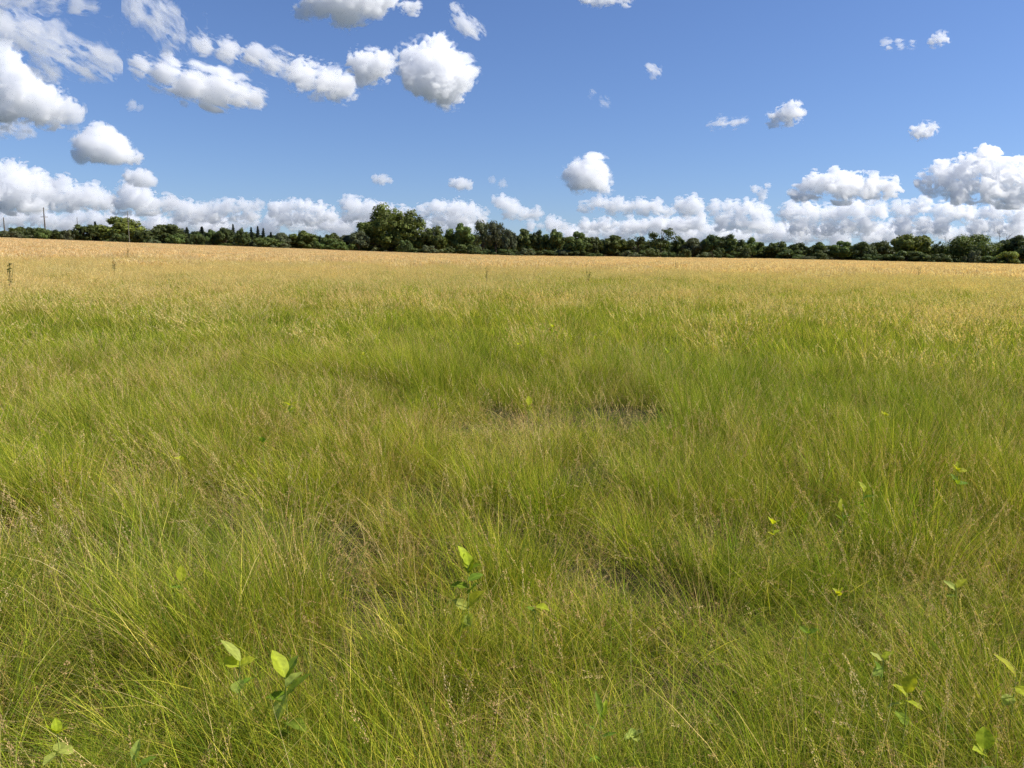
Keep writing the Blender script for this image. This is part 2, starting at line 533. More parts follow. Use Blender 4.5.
def build_grass():
    rg = np.random.default_rng(3)
    mat = leafy_material('grass_blade', transl=0.36, spec=0.0, tint_attr='GEOMETRY', tr_gain=(1.15, 1.15, 0.6))
    protos, base = [], {}

    def kind(name, make, variants):
        """clump meshes at three strengths of wind"""
        base[name] = (len(protos), variants)
        for wnd in (0.03, 0.15, 0.34):
            for k in range(variants):
                g = Geo(); make(g, wnd, k); protos.append(g.mesh('clump', mat))

    fresh = np.concatenate([GREEN, GREEN, YELLOW]); mixed = np.concatenate([GREEN, GREEN, YELLOW, STRAW[:2] * 0.85, DEAD])

    def m_green(g, wnd, k):
        blades(g, rg, 190, 0.14, 0.20, 0.62, 0.0011, 0.0034, 0.04, 0.50, 4, fresh if k % 3 else mixed, wnd, 0.25, fan=0.30)
        blades(g, rg, 70, 0.18, 0.15, 0.40, 0.0012, 0.0022, 0.5, 1.3, 5, mixed, wnd, 0.5, fan=0.5)

    def m_straw(g, wnd, k):
        P = blades(g, rg, 10, 0.24, 0.46, 0.78, 0.0011, 0.0018, 0.03, 0.30, 7, np.concatenate([STRAW, YELLOW]), wnd, 0.12)
        panicles(g, rg, P, (0.14, 0.17, 0.12)[k % 3], 56, 0.0075, 0.0026, TAN, (0.14, 0.22, 0.38)[k % 3])
        P = blades(g, rg, 6, 0.24, 0.34, 0.58, 0.0011, 0.0016, 0.3, 0.9, 8, STRAW, wnd, 0.3)
        panicles(g, rg, P, 0.09, 36, 0.0065, 0.0026, TAN, 0.22)

    def m_thatch(g, wnd, k):
        blades(g, rg, 110, 0.30, 0.12, 0.42, 0.0013, 0.0030, 0.7, 1.6, 5, np.concatenate([DEAD, DEAD, STRAW, GREEN]), wnd * 0.4, 0.9)

    def m_tangle(g, wnd, k):
        P = blades(g, rg, 36, 0.22, 0.20, 0.55, 0.0009, 0.0020, 0.2, 1.2, 7, np.concatenate([GREEN, YELLOW, STRAW, STRAW * 0.8]), wnd, 1.0)
        panicles(g, rg, P[:14], 0.05, 20, 0.006, 0.0026, np.array([(0.52, 0.36, 0.20), (0.60, 0.46, 0.26), (0.44, 0.30, 0.17)]), 0.5)

    def m_broad(g, wnd, k):
        blades(g, rg, 10, 0.07, 0.35, 0.68, 0.004, 0.007, 0.15, 0.9, 7, np.array([(0.19, 0.29, 0.03), (0.25, 0.34, 0.045), (0.15, 0.24, 0.03)]), wnd * 0.6)

    kind('green', m_green, 5); kind('straw', m_straw, 4); kind('thatch', m_thatch, 3); kind('tangle', m_tangle, 4); kind('broad', m_broad, 3)
    PX, PI, PS, PR, PT = [], [], [], [], []

    def put(name, x, y, keep, smin, smax, hmul, tintk=None, swirl=1.0):
        x, y = x[keep], y[keep]
        n = len(x)
        b, nv = base[name]
        PX.append(np.stack([x, y, ground_z(x, y)], -1))
        PI.append(b + (wind_of(x, y, rg) * 3).astype(int) * nv + rg.integers(0, nv, n))
        s_ = rg.uniform(smin, smax, n)
        PS.append(np.stack([s_, s_ * rg.choice([-1, 1], n), s_ * (hmul[keep] if np.ndim(hmul) else hmul)], -1))
        turn = 0.8 * fbm2(x, y, 0.35, 70) * swirl + rg.normal(0, 0.45, n)
        turn = np.where(rg.random(n) < 0.5, rg.random(n) * 6.283, turn)      # some stems cross the others
        PR.append(np.stack([0 * turn, 0 * turn, turn], -1))
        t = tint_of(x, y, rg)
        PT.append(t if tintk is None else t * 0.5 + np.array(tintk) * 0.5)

    RN = 11.5

    def streak_(x, y):                                       # flattened pale grass left of the bare opening
        return np.exp(-(((x + 0.45) / 0.75) ** 2 + ((y - 6.15 - 0.12 * x) / 0.30) ** 2) ** 2)

    def height(x, y):
        h = 0.63 + 0.15 * smooth(3, 8, np.hypot(x, y)) + 0.36 * fbm2(x, y, 0.6, 50) + 0.30 * fbm2(x, y, 2.0, 54)
        return np.clip(h, 0.45, 1.5) * (1 - 0.5 * np.clip(bare(x, y) + bare(x, y + 0.7), 0, 1))
    x, y = sector(rg, 34, 0.9, RN)
    hum = fbm2(x, y, 2.6, 57, 2) + 0.28 * fbm2(x, y, 1.0, 59, 2)                 # hummocks and hollows
    dn = np.clip(0.64 + 1.7 * hum, 0.17, 1)
    keep = rg.random(len(x)) < (1 - 0.97 * bare(x, y)) * dn
    put('green', x, y, keep, 0.8, 1.2, height(x, y) * np.clip(1 + 0.75 * hum, 0.6, 1.3) * (1 - 0.45 * streak_(x, y)))
    # grass closing in round the leafy plants
    if PLANT_XY:
        pp = np.repeat(np.array(PLANT_XY), 9, 0)
        q = pp + rg.normal(0, 0.10, pp.shape) + np.array([0.0, -0.07])
        put('green', q[:, 0], q[:, 1], np.ones(len(q), bool), 0.75, 1.0, height(q[:, 0], q[:, 1]) * 0.9)
    x, y = sector(rg, 16.0, 0.9, RN)
    keep = rg.random(len(x)) < straw_amount(x, y) * (1 - 0.8 * bare(x, y))
    put('straw', x, y, keep, 0.75, 1.1, 0.9, (1.05, 1.0, 0.95))
    x, y = sector(rg, 3.6, 0.9, RN)
    put('thatch', x, y, rg.random(len(x)) < 0.9 - 0.75 * bare(x, y), 0.8, 1.2, 0.9, (1, 1, 1), 2.0)
    x, y = rg.uniform(-1.35, 0.45, 90), rg.uniform(5.7, 6.6, 90)
    put('thatch', x, y, rg.random(90) < streak_(x, y), 0.8, 1.1, 0.75, (1.75, 1.75, 1.7), 0.5)
    x, y = sector(rg, 12.0, 0.9, RN)
    put('tangle', x, y, rg.random(len(x)) < 0.42 - 0.4 * bare(x, y), 0.8, 1.2, 0.9, (1.05, 1.0, 0.95), 2.0)
    x, y = sector(rg, 1.4, 0.9, RN)
    keep = rg.random(len(x)) < np.clip(0.25 + fbm2(x, y, 0.4, 60) * 1.6, 0, 1) * (1 - bare(x, y))
    put('broad', x, y, keep, 0.75, 1.15, 1.0, None, 2.0)
    scatter_object('meadow_grass', protos, np.concatenate(PX), np.concatenate(PR), np.concatenate(PS), np.concatenate(PI), np.concatenate(PT),
                   'tall green and straw coloured meadow grass leaning in the wind close to the viewer', True)
    n1 = sum(map(len, PX))
    # ---- middle and far field: wider clumps
    PX, PI, PS, PR, PT = [], [], [], [], []
    protos = []; base.clear()
    mat = leafy_material('far_grass_blade', transl=0.45, spec=0.0, tint_attr='INSTANCER', tr_gain=(1.15, 1.15, 0.6))

    def m_mg(g, wnd, k):
        blades(g, rg, 260, 0.42, 0.24, 0.60, 0.004, 0.009, 0.05, 0.7, 4, fresh if k else mixed, wnd, 0.3, fan=0.25)

    def m_ms(g, wnd, k):
        P = blades(g, rg, 34, 0.55, 0.50, 0.80, 0.0025, 0.004, 0.05, 0.4, 5, np.concatenate([STRAW, YELLOW]), wnd * 1.15)
        panicles(g, rg, P, 0.14, 18, 0.022, 0.006, STRAW, 0.24)

    def m_vg(g, wnd, k):
        blades(g, rg, 220, 1.15, 0.30, 0.58, 0.03, 0.06, 0.05, 0.5, 2, fresh, wnd)

    def m_vs(g, wnd, k):
        P = blades(g, rg, 120, 1.15, 0.55, 0.80, 0.012, 0.02, 0.05, 0.35, 3, np.concatenate([STRAW, YELLOW[1:]]), wnd)
        panicles(g, rg, P, 0.20, 11, 0.08, 0.022, STRAW, 0.25)
    kind('mg', m_mg, 3); kind('ms', m_ms, 3); kind('vg', m_vg, 2); kind('vs', m_vs, 2)
    x, y = sector(rg, 8.5, RN - 1.5, 62)
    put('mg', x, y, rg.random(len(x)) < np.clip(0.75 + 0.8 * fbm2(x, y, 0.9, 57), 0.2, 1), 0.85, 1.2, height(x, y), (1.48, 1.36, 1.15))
    x, y = sector(rg, 6.0, RN - 1.5, 62)
    far_straw = smooth(30, 85, np.hypot(x, y) + 16 * smooth(0.1, -0.5, np.arctan2(x, y)))
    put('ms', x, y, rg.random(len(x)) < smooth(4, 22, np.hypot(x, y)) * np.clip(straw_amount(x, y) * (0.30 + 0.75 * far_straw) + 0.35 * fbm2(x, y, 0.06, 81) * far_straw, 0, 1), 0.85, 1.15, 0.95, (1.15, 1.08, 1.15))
    x, y = sector(rg, 0.9, 58, 262)
    put('vg', x, y, rg.random(len(x)) < np.clip(0.55 + 1.6 * fbm2(x, y, 0.02, 85), 0.05, 1), 0.9, 1.25, 0.75)
    x, y = sector(rg, 1.0, 46, 262)
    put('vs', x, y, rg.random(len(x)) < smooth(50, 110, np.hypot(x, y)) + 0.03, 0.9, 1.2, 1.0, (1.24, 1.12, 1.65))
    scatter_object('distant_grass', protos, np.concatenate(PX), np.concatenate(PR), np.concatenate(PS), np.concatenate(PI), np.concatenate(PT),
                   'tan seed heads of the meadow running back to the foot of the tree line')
    print('grass clumps', n1, sum(map(len, PX)))


build_grass()

# ------------------------------------------------------------------ clouds
def surface_nets(S, origin, h):
    ins = S < 0
    nx, ny, nz = S.shape
    acc = np.zeros((nx - 1, ny - 1, nz - 1, 3), np.float32)
    cnt = np.zeros((nx - 1, ny - 1, nz - 1), np.float32)
    corner = [(a, b, c) for a in (0, 1) for b in (0, 1) for c in (0, 1)]

    def sub(A, o): return A[o[0]:o[0] + nx - 1, o[1]:o[1] + ny - 1, o[2]:o[2] + nz - 1]
    for ax in range(3):
        for o in corner:
            if o[ax]: continue
            e = list(o); e[ax] = 1
            a, b = sub(S, o), sub(S, e)
            m = (a < 0) != (b < 0)
            t = np.where(m, a / np.where(m, a - b, 1), 0)
            for k in range(3):
                acc[..., k] += np.where(m, o[k] + (t if k == ax else 0), 0)
            cnt += m
    act = cnt > 0
    ids = np.full(act.shape, -1, np.int64)
    ids[act] = np.arange(act.sum())
    ijk = np.argwhere(act)
    v = (ijk + acc[act] / cnt[act][:, None]) * h + origin
    quads = []
    for ax in range(3):
        b, c = [k for k in range(3) if k != ax]
        sl0 = [slice(1, -1)] * 3; sl1 = [slice(1, -1)] * 3
        sl0[ax] = slice(0, -1); sl1[ax] = slice(1, None)
        m = ins[tuple(sl0)] != ins[tuple(sl1)]
        pos = np.argwhere(m)
        inside_first = ins[tuple(sl0)][m]
        off = np.array([1, 1, 1]); off[ax] = 0
        pos = pos + off

        def cell(db, dc):
            p = pos.copy(); p[:, b] += db; p[:, c] += dc
            return ids[p[:, 0], p[:, 1], p[:, 2]]
        q = np.stack([cell(-1, -1), cell(0, -1), cell(0, 0), cell(-1, 0)], -1)
        flip = inside_first if ax != 1 else ~inside_first
        q[~flip] = q[~flip][:, ::-1]
        quads.append(q)
    return v, np.concatenate(quads)


_cloud_mats = {}


def cloud_material(density):
    key = float('%.2g' % density)
    if key in _cloud_mats: return _cloud_mats[key]
    m, N, L = mat_new('cloud_droplets')
    out = N.new('ShaderNodeOutputMaterial')
    s = N.new('ShaderNodeVolumeScatter')
    s.inputs['Color'].default_value = (0.997, 0.998, 1.0, 1)
    s.inputs['Density'].default_value = key
    s.inputs['Anisotropy'].default_value = 0.25
    L.new(s.outputs[0], out.inputs['Volume'])
    m.cycles.homogeneous_volume = True
    _cloud_mats[key] = m
    return m


ncloud_faces = 0


def cloud(spine, label, alt=1300.0, dens=0.24, rough=0.40, wisp=0.0, frag=0.25, halo=0.14, streak=None, flat=True, step=None, n_sub=3.0, depth=None, seed=0, group=None, stretch=(1, 1, 1)):
    """spine: (px, py, radius px) blobs of the cloud as the viewer sees it; alt: height of its base"""
    rg = np.random.default_rng(100 + seed)
    sp = np.array(spine, float)
    if seed >= 30 and seed not in (44, 45):                 # banks: fill in between the named heaps
        sp = np.concatenate([sp] + [np.stack([(sp[k] + sp[k + 1]) / 2 * [1, 1, rg.uniform(0.6, 1.0)] + [0, rg.uniform(-2, 2), 0]]) for k in range(len(sp) - 1)
                                    if np.hypot(*(sp[k] - sp[k + 1])[:2]) < 40])
    sp[:, 2] *= 1.10 - 0.38 * frag
    cx, cy_ = sp[:, 0].mean(), (sp[:, 1] + sp[:, 2] * 0.5).mean()
    v = ray(cx, cy_)
    if depth is None: depth = alt / max(v[2], 0.03)
    s = depth / F                                           # metres per pixel at that depth
    # main puffs and smaller ones budding from them (camera-frame units of pixels)
    C, Rr = [], []
    for k in range(len(sp)):
        x0, y0, r0 = sp[k]
        C.append((x0, -y0, rg.normal(0, 0.25) * r0)); Rr.append(r0)
        for _ in range(int(n_sub * 6)):
            d = rg.normal(0, 1, 3); d /= np.linalg.norm(d)
            d[1] = abs(d[1]) if (flat and rg.random() < 0.75) else d[1]
            rr = r0 * rg.uniform(0.16, 0.6)
            C.append((x0 + d[0] * r0 * 0.85 * stretch[0], -y0 + d[1] * r0 * 0.80, d[2] * r0 * 0.9)); Rr.append(rr)
    C, Rr = np.array(C), np.array(Rr)
    rm = np.median(sp[:, 2])
    pad = rm * 0.5 + 2
    lo, hi = (C - Rr[:, None]).min(0) - pad, (C + Rr[:, None]).max(0) + pad
    h = step or max(0.7, (np.prod(hi - lo) / 700000) ** (1 / 3))
    n = np.ceil((hi - lo) / h).astype(int) + 1
    ax = [lo[k] + h * np.arange(n[k]) for k in range(3)]
    G = np.stack(np.meshgrid(*ax, indexing='ij'), -1).astype(np.float32)
    kk = rm * 0.10
    acc = np.zeros(G.shape[:3], np.float32)
    for c, r in zip(C, Rr):
        b0 = np.maximum(((c - r - 9 * kk - lo) / h).astype(int), 0); b1 = np.minimum(((c + r + 9 * kk - lo) / h).astype(int) + 2, n)
        sl_ = tuple(slice(b0[k], b1[k]) for k in range(3))
        d = np.sqrt(((G[sl_] - c.astype(np.float32)) ** 2).sum(-1)) - r
        acc[sl_] += np.exp(np.clip(-d / kk, -60, 60))
    S = -kk * np.log(acc + np.float32(1e-6))
    # level base: cloud air below the condensation height is clear
    if flat:
        wy = G[..., 1] - math.tan(ROLL) * 0
        base = (-(sp[:, 1] + sp[:, 2] * 0.55)).min()
        S = np.maximum(S, (base - wy) + 0.0)
    Q = G + seed * 17.3
    wv = np.float32(0.9 / rm)
    Q = Q + (rm * 0.35) * np.stack([noise3(Q * wv + 11), noise3(Q * wv + 23), noise3(Q * wv + 37)], -1)
    if streak is not None:                                  # torn along the wind
        ca, sa_ = math.cos(R(streak)), math.sin(R(streak))
        a_ = Q[..., 0] * ca + Q[..., 1] * sa_; b_ = -Q[..., 0] * sa_ + Q[..., 1] * ca
        Q[..., 0], Q[..., 1] = a_ * 0.42, b_ * 1.25
    else:
        Q[..., 1] *= 1.7 if seed >= 30 else 1.25
    lam = rm * 1.0
    amp = rm * rough
    nz = 0
    for o in range(6):
        b = noise3(Q * np.float32(2.03 ** o / lam) + o * 9.7 + o * 0.37 * Q[..., ::-1] * np.float32(1 / lam))
        bil = np.abs(b) * 2.2 - 0.75                        # cauliflower bulges; torn cloud uses the plain noise
        nz = nz + ((1 - frag) * bil + frag * b * 1.5) * 0.70 ** o
        if lam / 2 ** o < h * 1.6: break
    nz = np.minimum(nz, 0.7)
    S = S * (1 - 0.75 * frag) - amp * nz + wisp * rm
    S[0] = S[-1] = 1; S[:, 0] = S[:, -1] = 1; S[:, :, 0] = S[:, :, -1] = 1
    S = np.where(np.abs(S) < 1e-5, 1e-5, S)
    hulls = [('cloud', S, dens)]
    if halo:                                                # thin vapour outside, the dense body inside it
        T = S - halo * rm * (0.55 + 1.1 * noise3(Q * np.float32(3.1 / lam) + 4.4) + 0.6 * noise3(Q * np.float32(7.0 / lam) + 8.8))
        T = np.minimum(T, S - 0.4 * h)
        T[0] = T[-1] = 1; T[:, 0] = T[:, -1] = 1; T[:, :, 0] = T[:, :, -1] = 1
        hulls = [('cloud', np.where(np.abs(T) < 1e-5, 1e-5, T), dens * 0.20), ('dense_core', S, dens * 0.52)]
    parent = None
    for hname, HS, hd in hulls:
        parent = cloud_hull(hname, HS, hd, lo, h, depth, s, label, group, parent)


def cloud_hull(hname, S, dens, lo, h, depth, s, label, group, parent):
    global ncloud_faces
    vv, qq = surface_nets(S, lo, h)
    if not len(qq): print('empty cloud', label); return parent
    qq = qq[:, ::-1]                                        # the viewer's axes are left-handed
    ncloud_faces += len(qq)
    px, py, dz = vv[:, 0], -vv[:, 1], vv[:, 2]
    Pw = CAM + (fwd[None] + rt[None] * ((px - W / 2) / F)[:, None] + up[None] * (-(py - H / 2) / F)[:, None]) * (depth + dz * s)[:, None]
    if parent is None:
        ctr = Pw.mean(0)
        o = mesh_obj('cloud', np_mesh('cloud', Pw - ctr, qq, cloud_material(dens / s)))
        o.location = ctr
        tag(o, label, 'cloud', group)
    else:
        o = mesh_obj('dense_core', np_mesh('dense_core', Pw - np.array(parent.location), qq, cloud_material(dens / s)), parent)
    return o


def build_clouds():
    K = dict
    HZ = 'cumulus banked along the horizon'
    HI = 'broken clouds high in the blue sky'
    L = [
        # high and near
        ([(432, 70, 25), (415, 58, 14), (448, 80, 20), (440, 90, 10)], 'plump white cloud with a grey middle, right end of a row of puffs', K(flat=False, seed=1)),
        ([(368, 66, 15), (382, 66, 10)], 'small round puff touching the left side of the plump white cloud', K(flat=False, seed=2, frag=0.3, rough=0.45, dens=0.24)),
        ([(306, 76, 13), (325, 82, 14), (343, 87, 11)], 'ragged white puff between the long slanting streak and small round puff', K(flat=False, seed=3, frag=0.45, rough=0.5, dens=0.20)),
        ([(205, 43, 8), (228, 50, 10), (252, 56, 10), (275, 63, 11), (287, 67, 8)], 'long thin cloud slanting down from upper left into the row of puffs', K(flat=False, seed=4, streak=-28, frag=0.5, rough=0.5, dens=0.18)),
        ([(142, 65, 8), (165, 74, 13), (190, 83, 17), (213, 91, 18), (238, 92, 12), (256, 98, 8)], 'broad slanting white cloud below the long thin streak', K(flat=False, seed=5, streak=-25, frag=0.4, rough=0.45, dens=0.20)),
        ([(140, 8, 12), (160, 18, 14), (175, 36, 12), (172, 50, 8), (195, 38, 7)], 'torn wispy cloud hanging from the top edge left of centre', K(flat=False, seed=6, streak=-50, frag=0.8, rough=0.6, wisp=0.05, dens=0.07)),
        ([(318, -2, 14), (345, -2, 22), (372, -4, 20), (350, 16, 12), (305, 8, 7)], 'white cloud cut off by the top edge above the row of puffs', K(flat=False, seed=7, frag=0.35, rough=0.42, dens=0.20)),
        ([(414, 8, 6), (405, 6, 5)], 'tiny torn puff beside the cloud cut by the top edge', K(flat=False, seed=8, frag=0.6, rough=0.55, dens=0.20)),
        ([(455, 10, 5), (460, 20, 7), (470, 27, 8), (478, 32, 5)], 'small comma shaped wisp above the plump white cloud', K(flat=False, seed=9, streak=-50, frag=0.7, rough=0.55, dens=0.17)),
        ([(0, 60, 18), (8, 82, 20), (25, 98, 18), (45, 106, 16), (64, 112, 9), (4, 108, 18)], 'bulky bright cloud leaving the left edge, largest in the upper left', K(flat=False, seed=10, frag=0.3, rough=0.45, dens=0.20)),
        ([(4, 22, 14), (28, 32, 15), (48, 46, 18), (66, 52, 13), (88, 62, 12), (106, 66, 9), (50, 66, 13)], 'grey white streak of cloud above the bulky cloud at left edge', K(flat=False, seed=11, streak=-32, frag=0.75, rough=0.6, wisp=0.0, dens=0.08)),
        ([(0, 2, 10), (25, 0, 11), (52, 3, 9), (78, 5, 6), (92, 8, 4)], 'flat veil of cloud along the top left corner', K(flat=False, seed=12, streak=-8, frag=0.7, rough=0.5, wisp=0.0, dens=0.07)),
        ([(8, 124, 9), (26, 130, 8), (0, 130, 8)], 'thin shred of cloud just under the bulky cloud at left', K(flat=False, seed=13, streak=-20, frag=0.6, rough=0.5, dens=0.09)),
        ([(88, 143, 13), (100, 138, 12), (112, 150, 13), (126, 156, 9), (136, 160, 5), (82, 153, 8), (97, 154, 10), (110, 156, 10), (120, 157, 9)], 'dome shaped cloud with a flat grey base floating above the left horizon', K(seed=14, rough=.26)),
        ([(130, 178, 7), (140, 179, 9), (150, 183, 6)], 'small loaf shaped cloud just below the dome shaped one', K(seed=15, rough=.3)),
        ([(580, 178, 13), (590, 172, 13), (597, 182, 12), (585, 185, 9)], 'compact ball shaped cloud alone right of centre above the horizon', K(seed=16, rough=.3)),
        ([(785, 115, 9), (795, 112, 8), (773, 119, 5)], 'small bright white puff alone in the blue, right of centre', K(flat=False, seed=17, frag=0.5, rough=0.55, dens=0.28)),
        ([(712, 127, 4), (722, 122, 6), (734, 124, 5), (744, 121, 3)], 'faint wisps just left of the small bright puff', K(flat=False, seed=18, streak=15, frag=0.85, rough=0.6, wisp=0.12, dens=0.16)),
        ([(918, 134, 6), (925, 130, 7), (932, 128, 4)], 'small white puff in the blue on the far right', K(flat=False, seed=19, frag=0.55, rough=0.6, dens=0.26)),
        ([(887, 44, 5), (900, 44, 4), (912, 45, 3)], 'broken wisps high on the right', K(flat=False, seed=20, streak=0, frag=0.8, rough=0.6, wisp=0.1, dens=0.16)),
        ([(942, 39, 6), (934, 41, 4)], 'tiny puff high on the right beside broken wisps', K(flat=False, seed=21, frag=0.6, rough=0.6, dens=0.20)),
        ([(655, 72, 6), (650, 70, 4)], 'tiny wisp alone in the middle of the blue', K(flat=False, seed=22, streak=-40, frag=0.8, rough=0.6, wisp=0.1, dens=0.18)),
        ([(605, 102, 5), (592, 94, 3)], 'faint scrap of cloud below the tiny wisp in mid sky', K(flat=False, seed=23, streak=-40, frag=0.85, rough=0.6, wisp=0.15, dens=0.07)),
        ([(590, -3, 7), (606, -2, 8), (625, -2, 6)], 'sliver of white cloud cut by the top edge near the centre', K(flat=False, seed=24, frag=0.4, rough=0.5, dens=0.22)),
        ([(382, 179, 5), (376, 179, 4), (389, 180, 3)], 'little oval cloud above the large rounded tree', K(flat=False, seed=25, rough=.4, dens=0.20)),
        ([(461, 184, 6), (454, 183, 4), (468, 185, 4)], 'little oval cloud midway between the large tree and the ball cloud', K(flat=False, seed=26, rough=.4, dens=0.24)),
        ([(492, 180, 3), (503, 184, 4)], 'two faint dashes of cloud above the tall grey green trees', K(flat=False, seed=27, rough=.5, dens=.08)),
        ([(132, 105, 5), (139, 107, 3)], 'pale smudge of cloud beneath the broad slanting cloud', K(flat=False, seed=28, rough=.5, wisp=.1, dens=.08)),
        # horizon banks
        ([(0, 178, 14), (14, 176, 13), (28, 184, 14), (40, 190, 12), (10, 195, 20), (30, 203, 14)], 'tall cumulus heap at the left edge of the horizon', K(seed=30, depth=20000)),
        ([(58, 186, 9), (66, 184, 7), (52, 198, 12), (75, 200, 12), (92, 196, 11), (104, 204, 10)], 'billowing cloud bank right of the tall heap at left', K(seed=31, depth=22500)),
        ([(128, 194, 12), (138, 200, 13), (150, 207, 10), (122, 204, 10), (165, 206, 8)], 'cauliflower cloud rising under the small loaf shaped cloud', K(seed=32, depth=21000)),
        ([(172, 204, 7), (188, 209, 9), (205, 211, 9), (225, 208, 8), (242, 206, 6), (255, 208, 7), (180, 217, 8), (215, 218, 8), (250, 218, 8)], 'long low bank of cloud right of the cauliflower cloud', K(seed=33, depth=24000)),
        ([(275, 209, 7), (290, 206, 6), (305, 207, 7), (320, 210, 7), (285, 219, 8), (310, 220, 8), (332, 216, 7)], 'low hazy cloud bank left of the large rounded tree', K(seed=34, depth=26000, dens=.2)),
        ([(348, 203, 8), (356, 209, 9), (372, 209, 9), (388, 213, 8), (350, 219, 8), (402, 215, 7)], 'white heap of cloud standing behind the large rounded tree', K(seed=35, depth=23000)),
        ([(425, 213, 8), (442, 209, 8), (456, 209, 9), (470, 212, 8), (482, 217, 7), (440, 221, 8), (462, 222, 8)], 'white cloud bank right behind the large rounded tree', K(seed=36, depth=24000)),
        ([(500, 203, 7), (510, 207, 8), (524, 213, 6), (536, 214, 6), (508, 216, 6)], 'wedge shaped cloud above the tall grey green trees', K(seed=37, depth=22000)),
        ([(530, 226, 5), (550, 225, 5), (565, 227, 5)], 'thin bar of cloud low over the trees at the centre', K(seed=38, depth=30000, dens=.14)),
        ([(583, 209, 5), (600, 203, 7), (612, 207, 8), (628, 209, 7), (640, 206, 7), (655, 208, 8), (668, 213, 6)], 'row of joined white heaps beneath the ball shaped cloud', K(seed=39, depth=20000)),
        ([(683, 207, 8), (692, 204, 8), (700, 209, 7), (690, 213, 7)], 'round white heap right of the joined row', K(seed=40, depth=19000)),
        ([(585, 226, 6), (605, 224, 7), (625, 227, 6), (645, 226, 7), (662, 224, 7), (680, 227, 8), (700, 222, 8)], 'second lower row of clouds close above the central trees', K(seed=41, depth=29000, dens=.2)),
        ([(715, 210, 7), (730, 208, 7), (748, 207, 8), (760, 213, 9), (722, 222, 9), (742, 224, 9), (765, 226, 9)], 'jumbled white clouds left of the long flat based cloud', K(seed=42, depth=22000)),
        ([(755, 189, 4), (768, 186, 3), (762, 196, 5)], 'scrap of cloud over the jumbled white clouds', K(flat=False, seed=43, depth=17000, dens=.14, rough=.45)),
        ([(800, 196, 8), (815, 186, 11), (835, 184, 12), (855, 185, 12), (875, 186, 11), (890, 188, 9), (845, 194, 12), (870, 196, 10)], 'long flat based cloud with a grey underside on the right', K(seed=44, depth=13000, rough=.34, dens=.17)),
        ([(930, 182, 8), (945, 178, 13), (965, 172, 15), (988, 167, 15), (1010, 175, 16), (1028, 182, 16), (960, 190, 14), (990, 190, 16), (1015, 196, 14)], 'towering cumulus with shaded hollows at the right edge', K(seed=45, depth=12500, rough=.36, dens=.17)),
        ([(790, 214, 10), (812, 212, 9), (835, 215, 9), (858, 212, 9), (880, 211, 9), (800, 228, 10), (830, 229, 10), (865, 226, 10)], 'spread of white cloud underneath the long flat based cloud', K(seed=46, depth=23000)),
        ([(900, 210, 8), (925, 207, 8), (948, 212, 9), (970, 214, 9), (995, 213, 9), (1020, 216, 10), (905, 226, 10), (940, 227, 10), (980, 229, 10), (1015, 230, 10)], 'spread of white cloud underneath the towering cumulus', K(seed=47, depth=24000)),
    ]
    # the farthest banks, low over the trees
    for k, (xa, xb, yb, lab) in enumerate((
            (-30, 120, 222, 'farthest low cloud bank behind the leftmost trees and poles'), (100, 235, 226, 'farthest low cloud bank above the spruces on the left'),
            (215, 345, 226, 'farthest low cloud bank left of the largest tree'), (325, 480, 227, 'farthest low cloud bank behind the largest tree'),
            (560, 690, 232, 'farthest low cloud bank over the trees right of centre'), (670, 800, 233, 'farthest low cloud bank above the dark rounded trees'),
            (780, 905, 236, 'farthest low cloud bank above the long dark clump'), (885, 1050, 234, 'farthest low cloud bank above the wide dome tree'))):
        r2 = np.random.default_rng(500 + k)
        sp = [(x + r2.uniform(-5, 5), yb + r2.uniform(-7, 5), r2.uniform(6, 10)) for x in np.arange(xa, xb, 9.0)]
        L.append((sp, lab, K(seed=60 + k, depth=34000 + 1500 * (k % 3), dens=.14, rough=.5, n_sub=1.0)))
    for spine, label, kw in L:
        g = HZ if kw['seed'] >= 30 else HI
        if kw['seed'] >= 30 and 'frag' not in kw: kw.update(frag=0.4, rough=0.46, halo=0.0)
        if kw['seed'] >= 30 and 'dens' not in kw and kw['seed'] not in (44, 45): kw.update(dens=0.15)
        cloud(spine, label, group=g, **kw)
    print('cloud faces', ncloud_faces)


build_clouds()

# ------------------------------------------------------------------ trees
LEAF = {
    'dark': np.array([(0.040, 0.062, 0.018), (0.050, 0.075, 0.020), (0.060, 0.085, 0.024)]),
    'mid': np.array([(0.055, 0.085, 0.020), (0.070, 0.105, 0.024), (0.085, 0.115, 0.030)]),
    'lime': np.array([(0.090, 0.125, 0.022), (0.115, 0.145, 0.028), (0.080, 0.110, 0.025)]),
    'grey': np.array([(0.062, 0.080, 0.036), (0.075, 0.092, 0.045), (0.052, 0.068, 0.030)]),
    'spruce': np.array([(0.022, 0.040, 0.022), (0.030, 0.048, 0.026), (0.026, 0.040, 0.020)]),
}
for _k in LEAF: LEAF[_k] = LEAF[_k] * (1.1 if _k == 'spruce' else 1.65) * np.array([1.08, 0.95, 1.0])
leaf_mat = leafy_material('tree_leaf', transl=0.28, rough=0.6, spec=0.2, obj_var=0.14)
bark_mat = plain_material('bark', (0.10, 0.075, 0.055), 0.9, 3.0, (0.05, 0.04, 0.03))
dead_mat = plain_material('dead_wood', (0.22, 0.19, 0.17), 0.9, 3.0, (0.14, 0.12, 0.10))
pole_mat = plain_material('weathered_pole_wood', (0.10, 0.085, 0.07), 0.85, 2.0, (0.16, 0.13, 0.10))
insul_mat = plain_material('grey_porcelain', (0.35, 0.36, 0.36), 0.3)


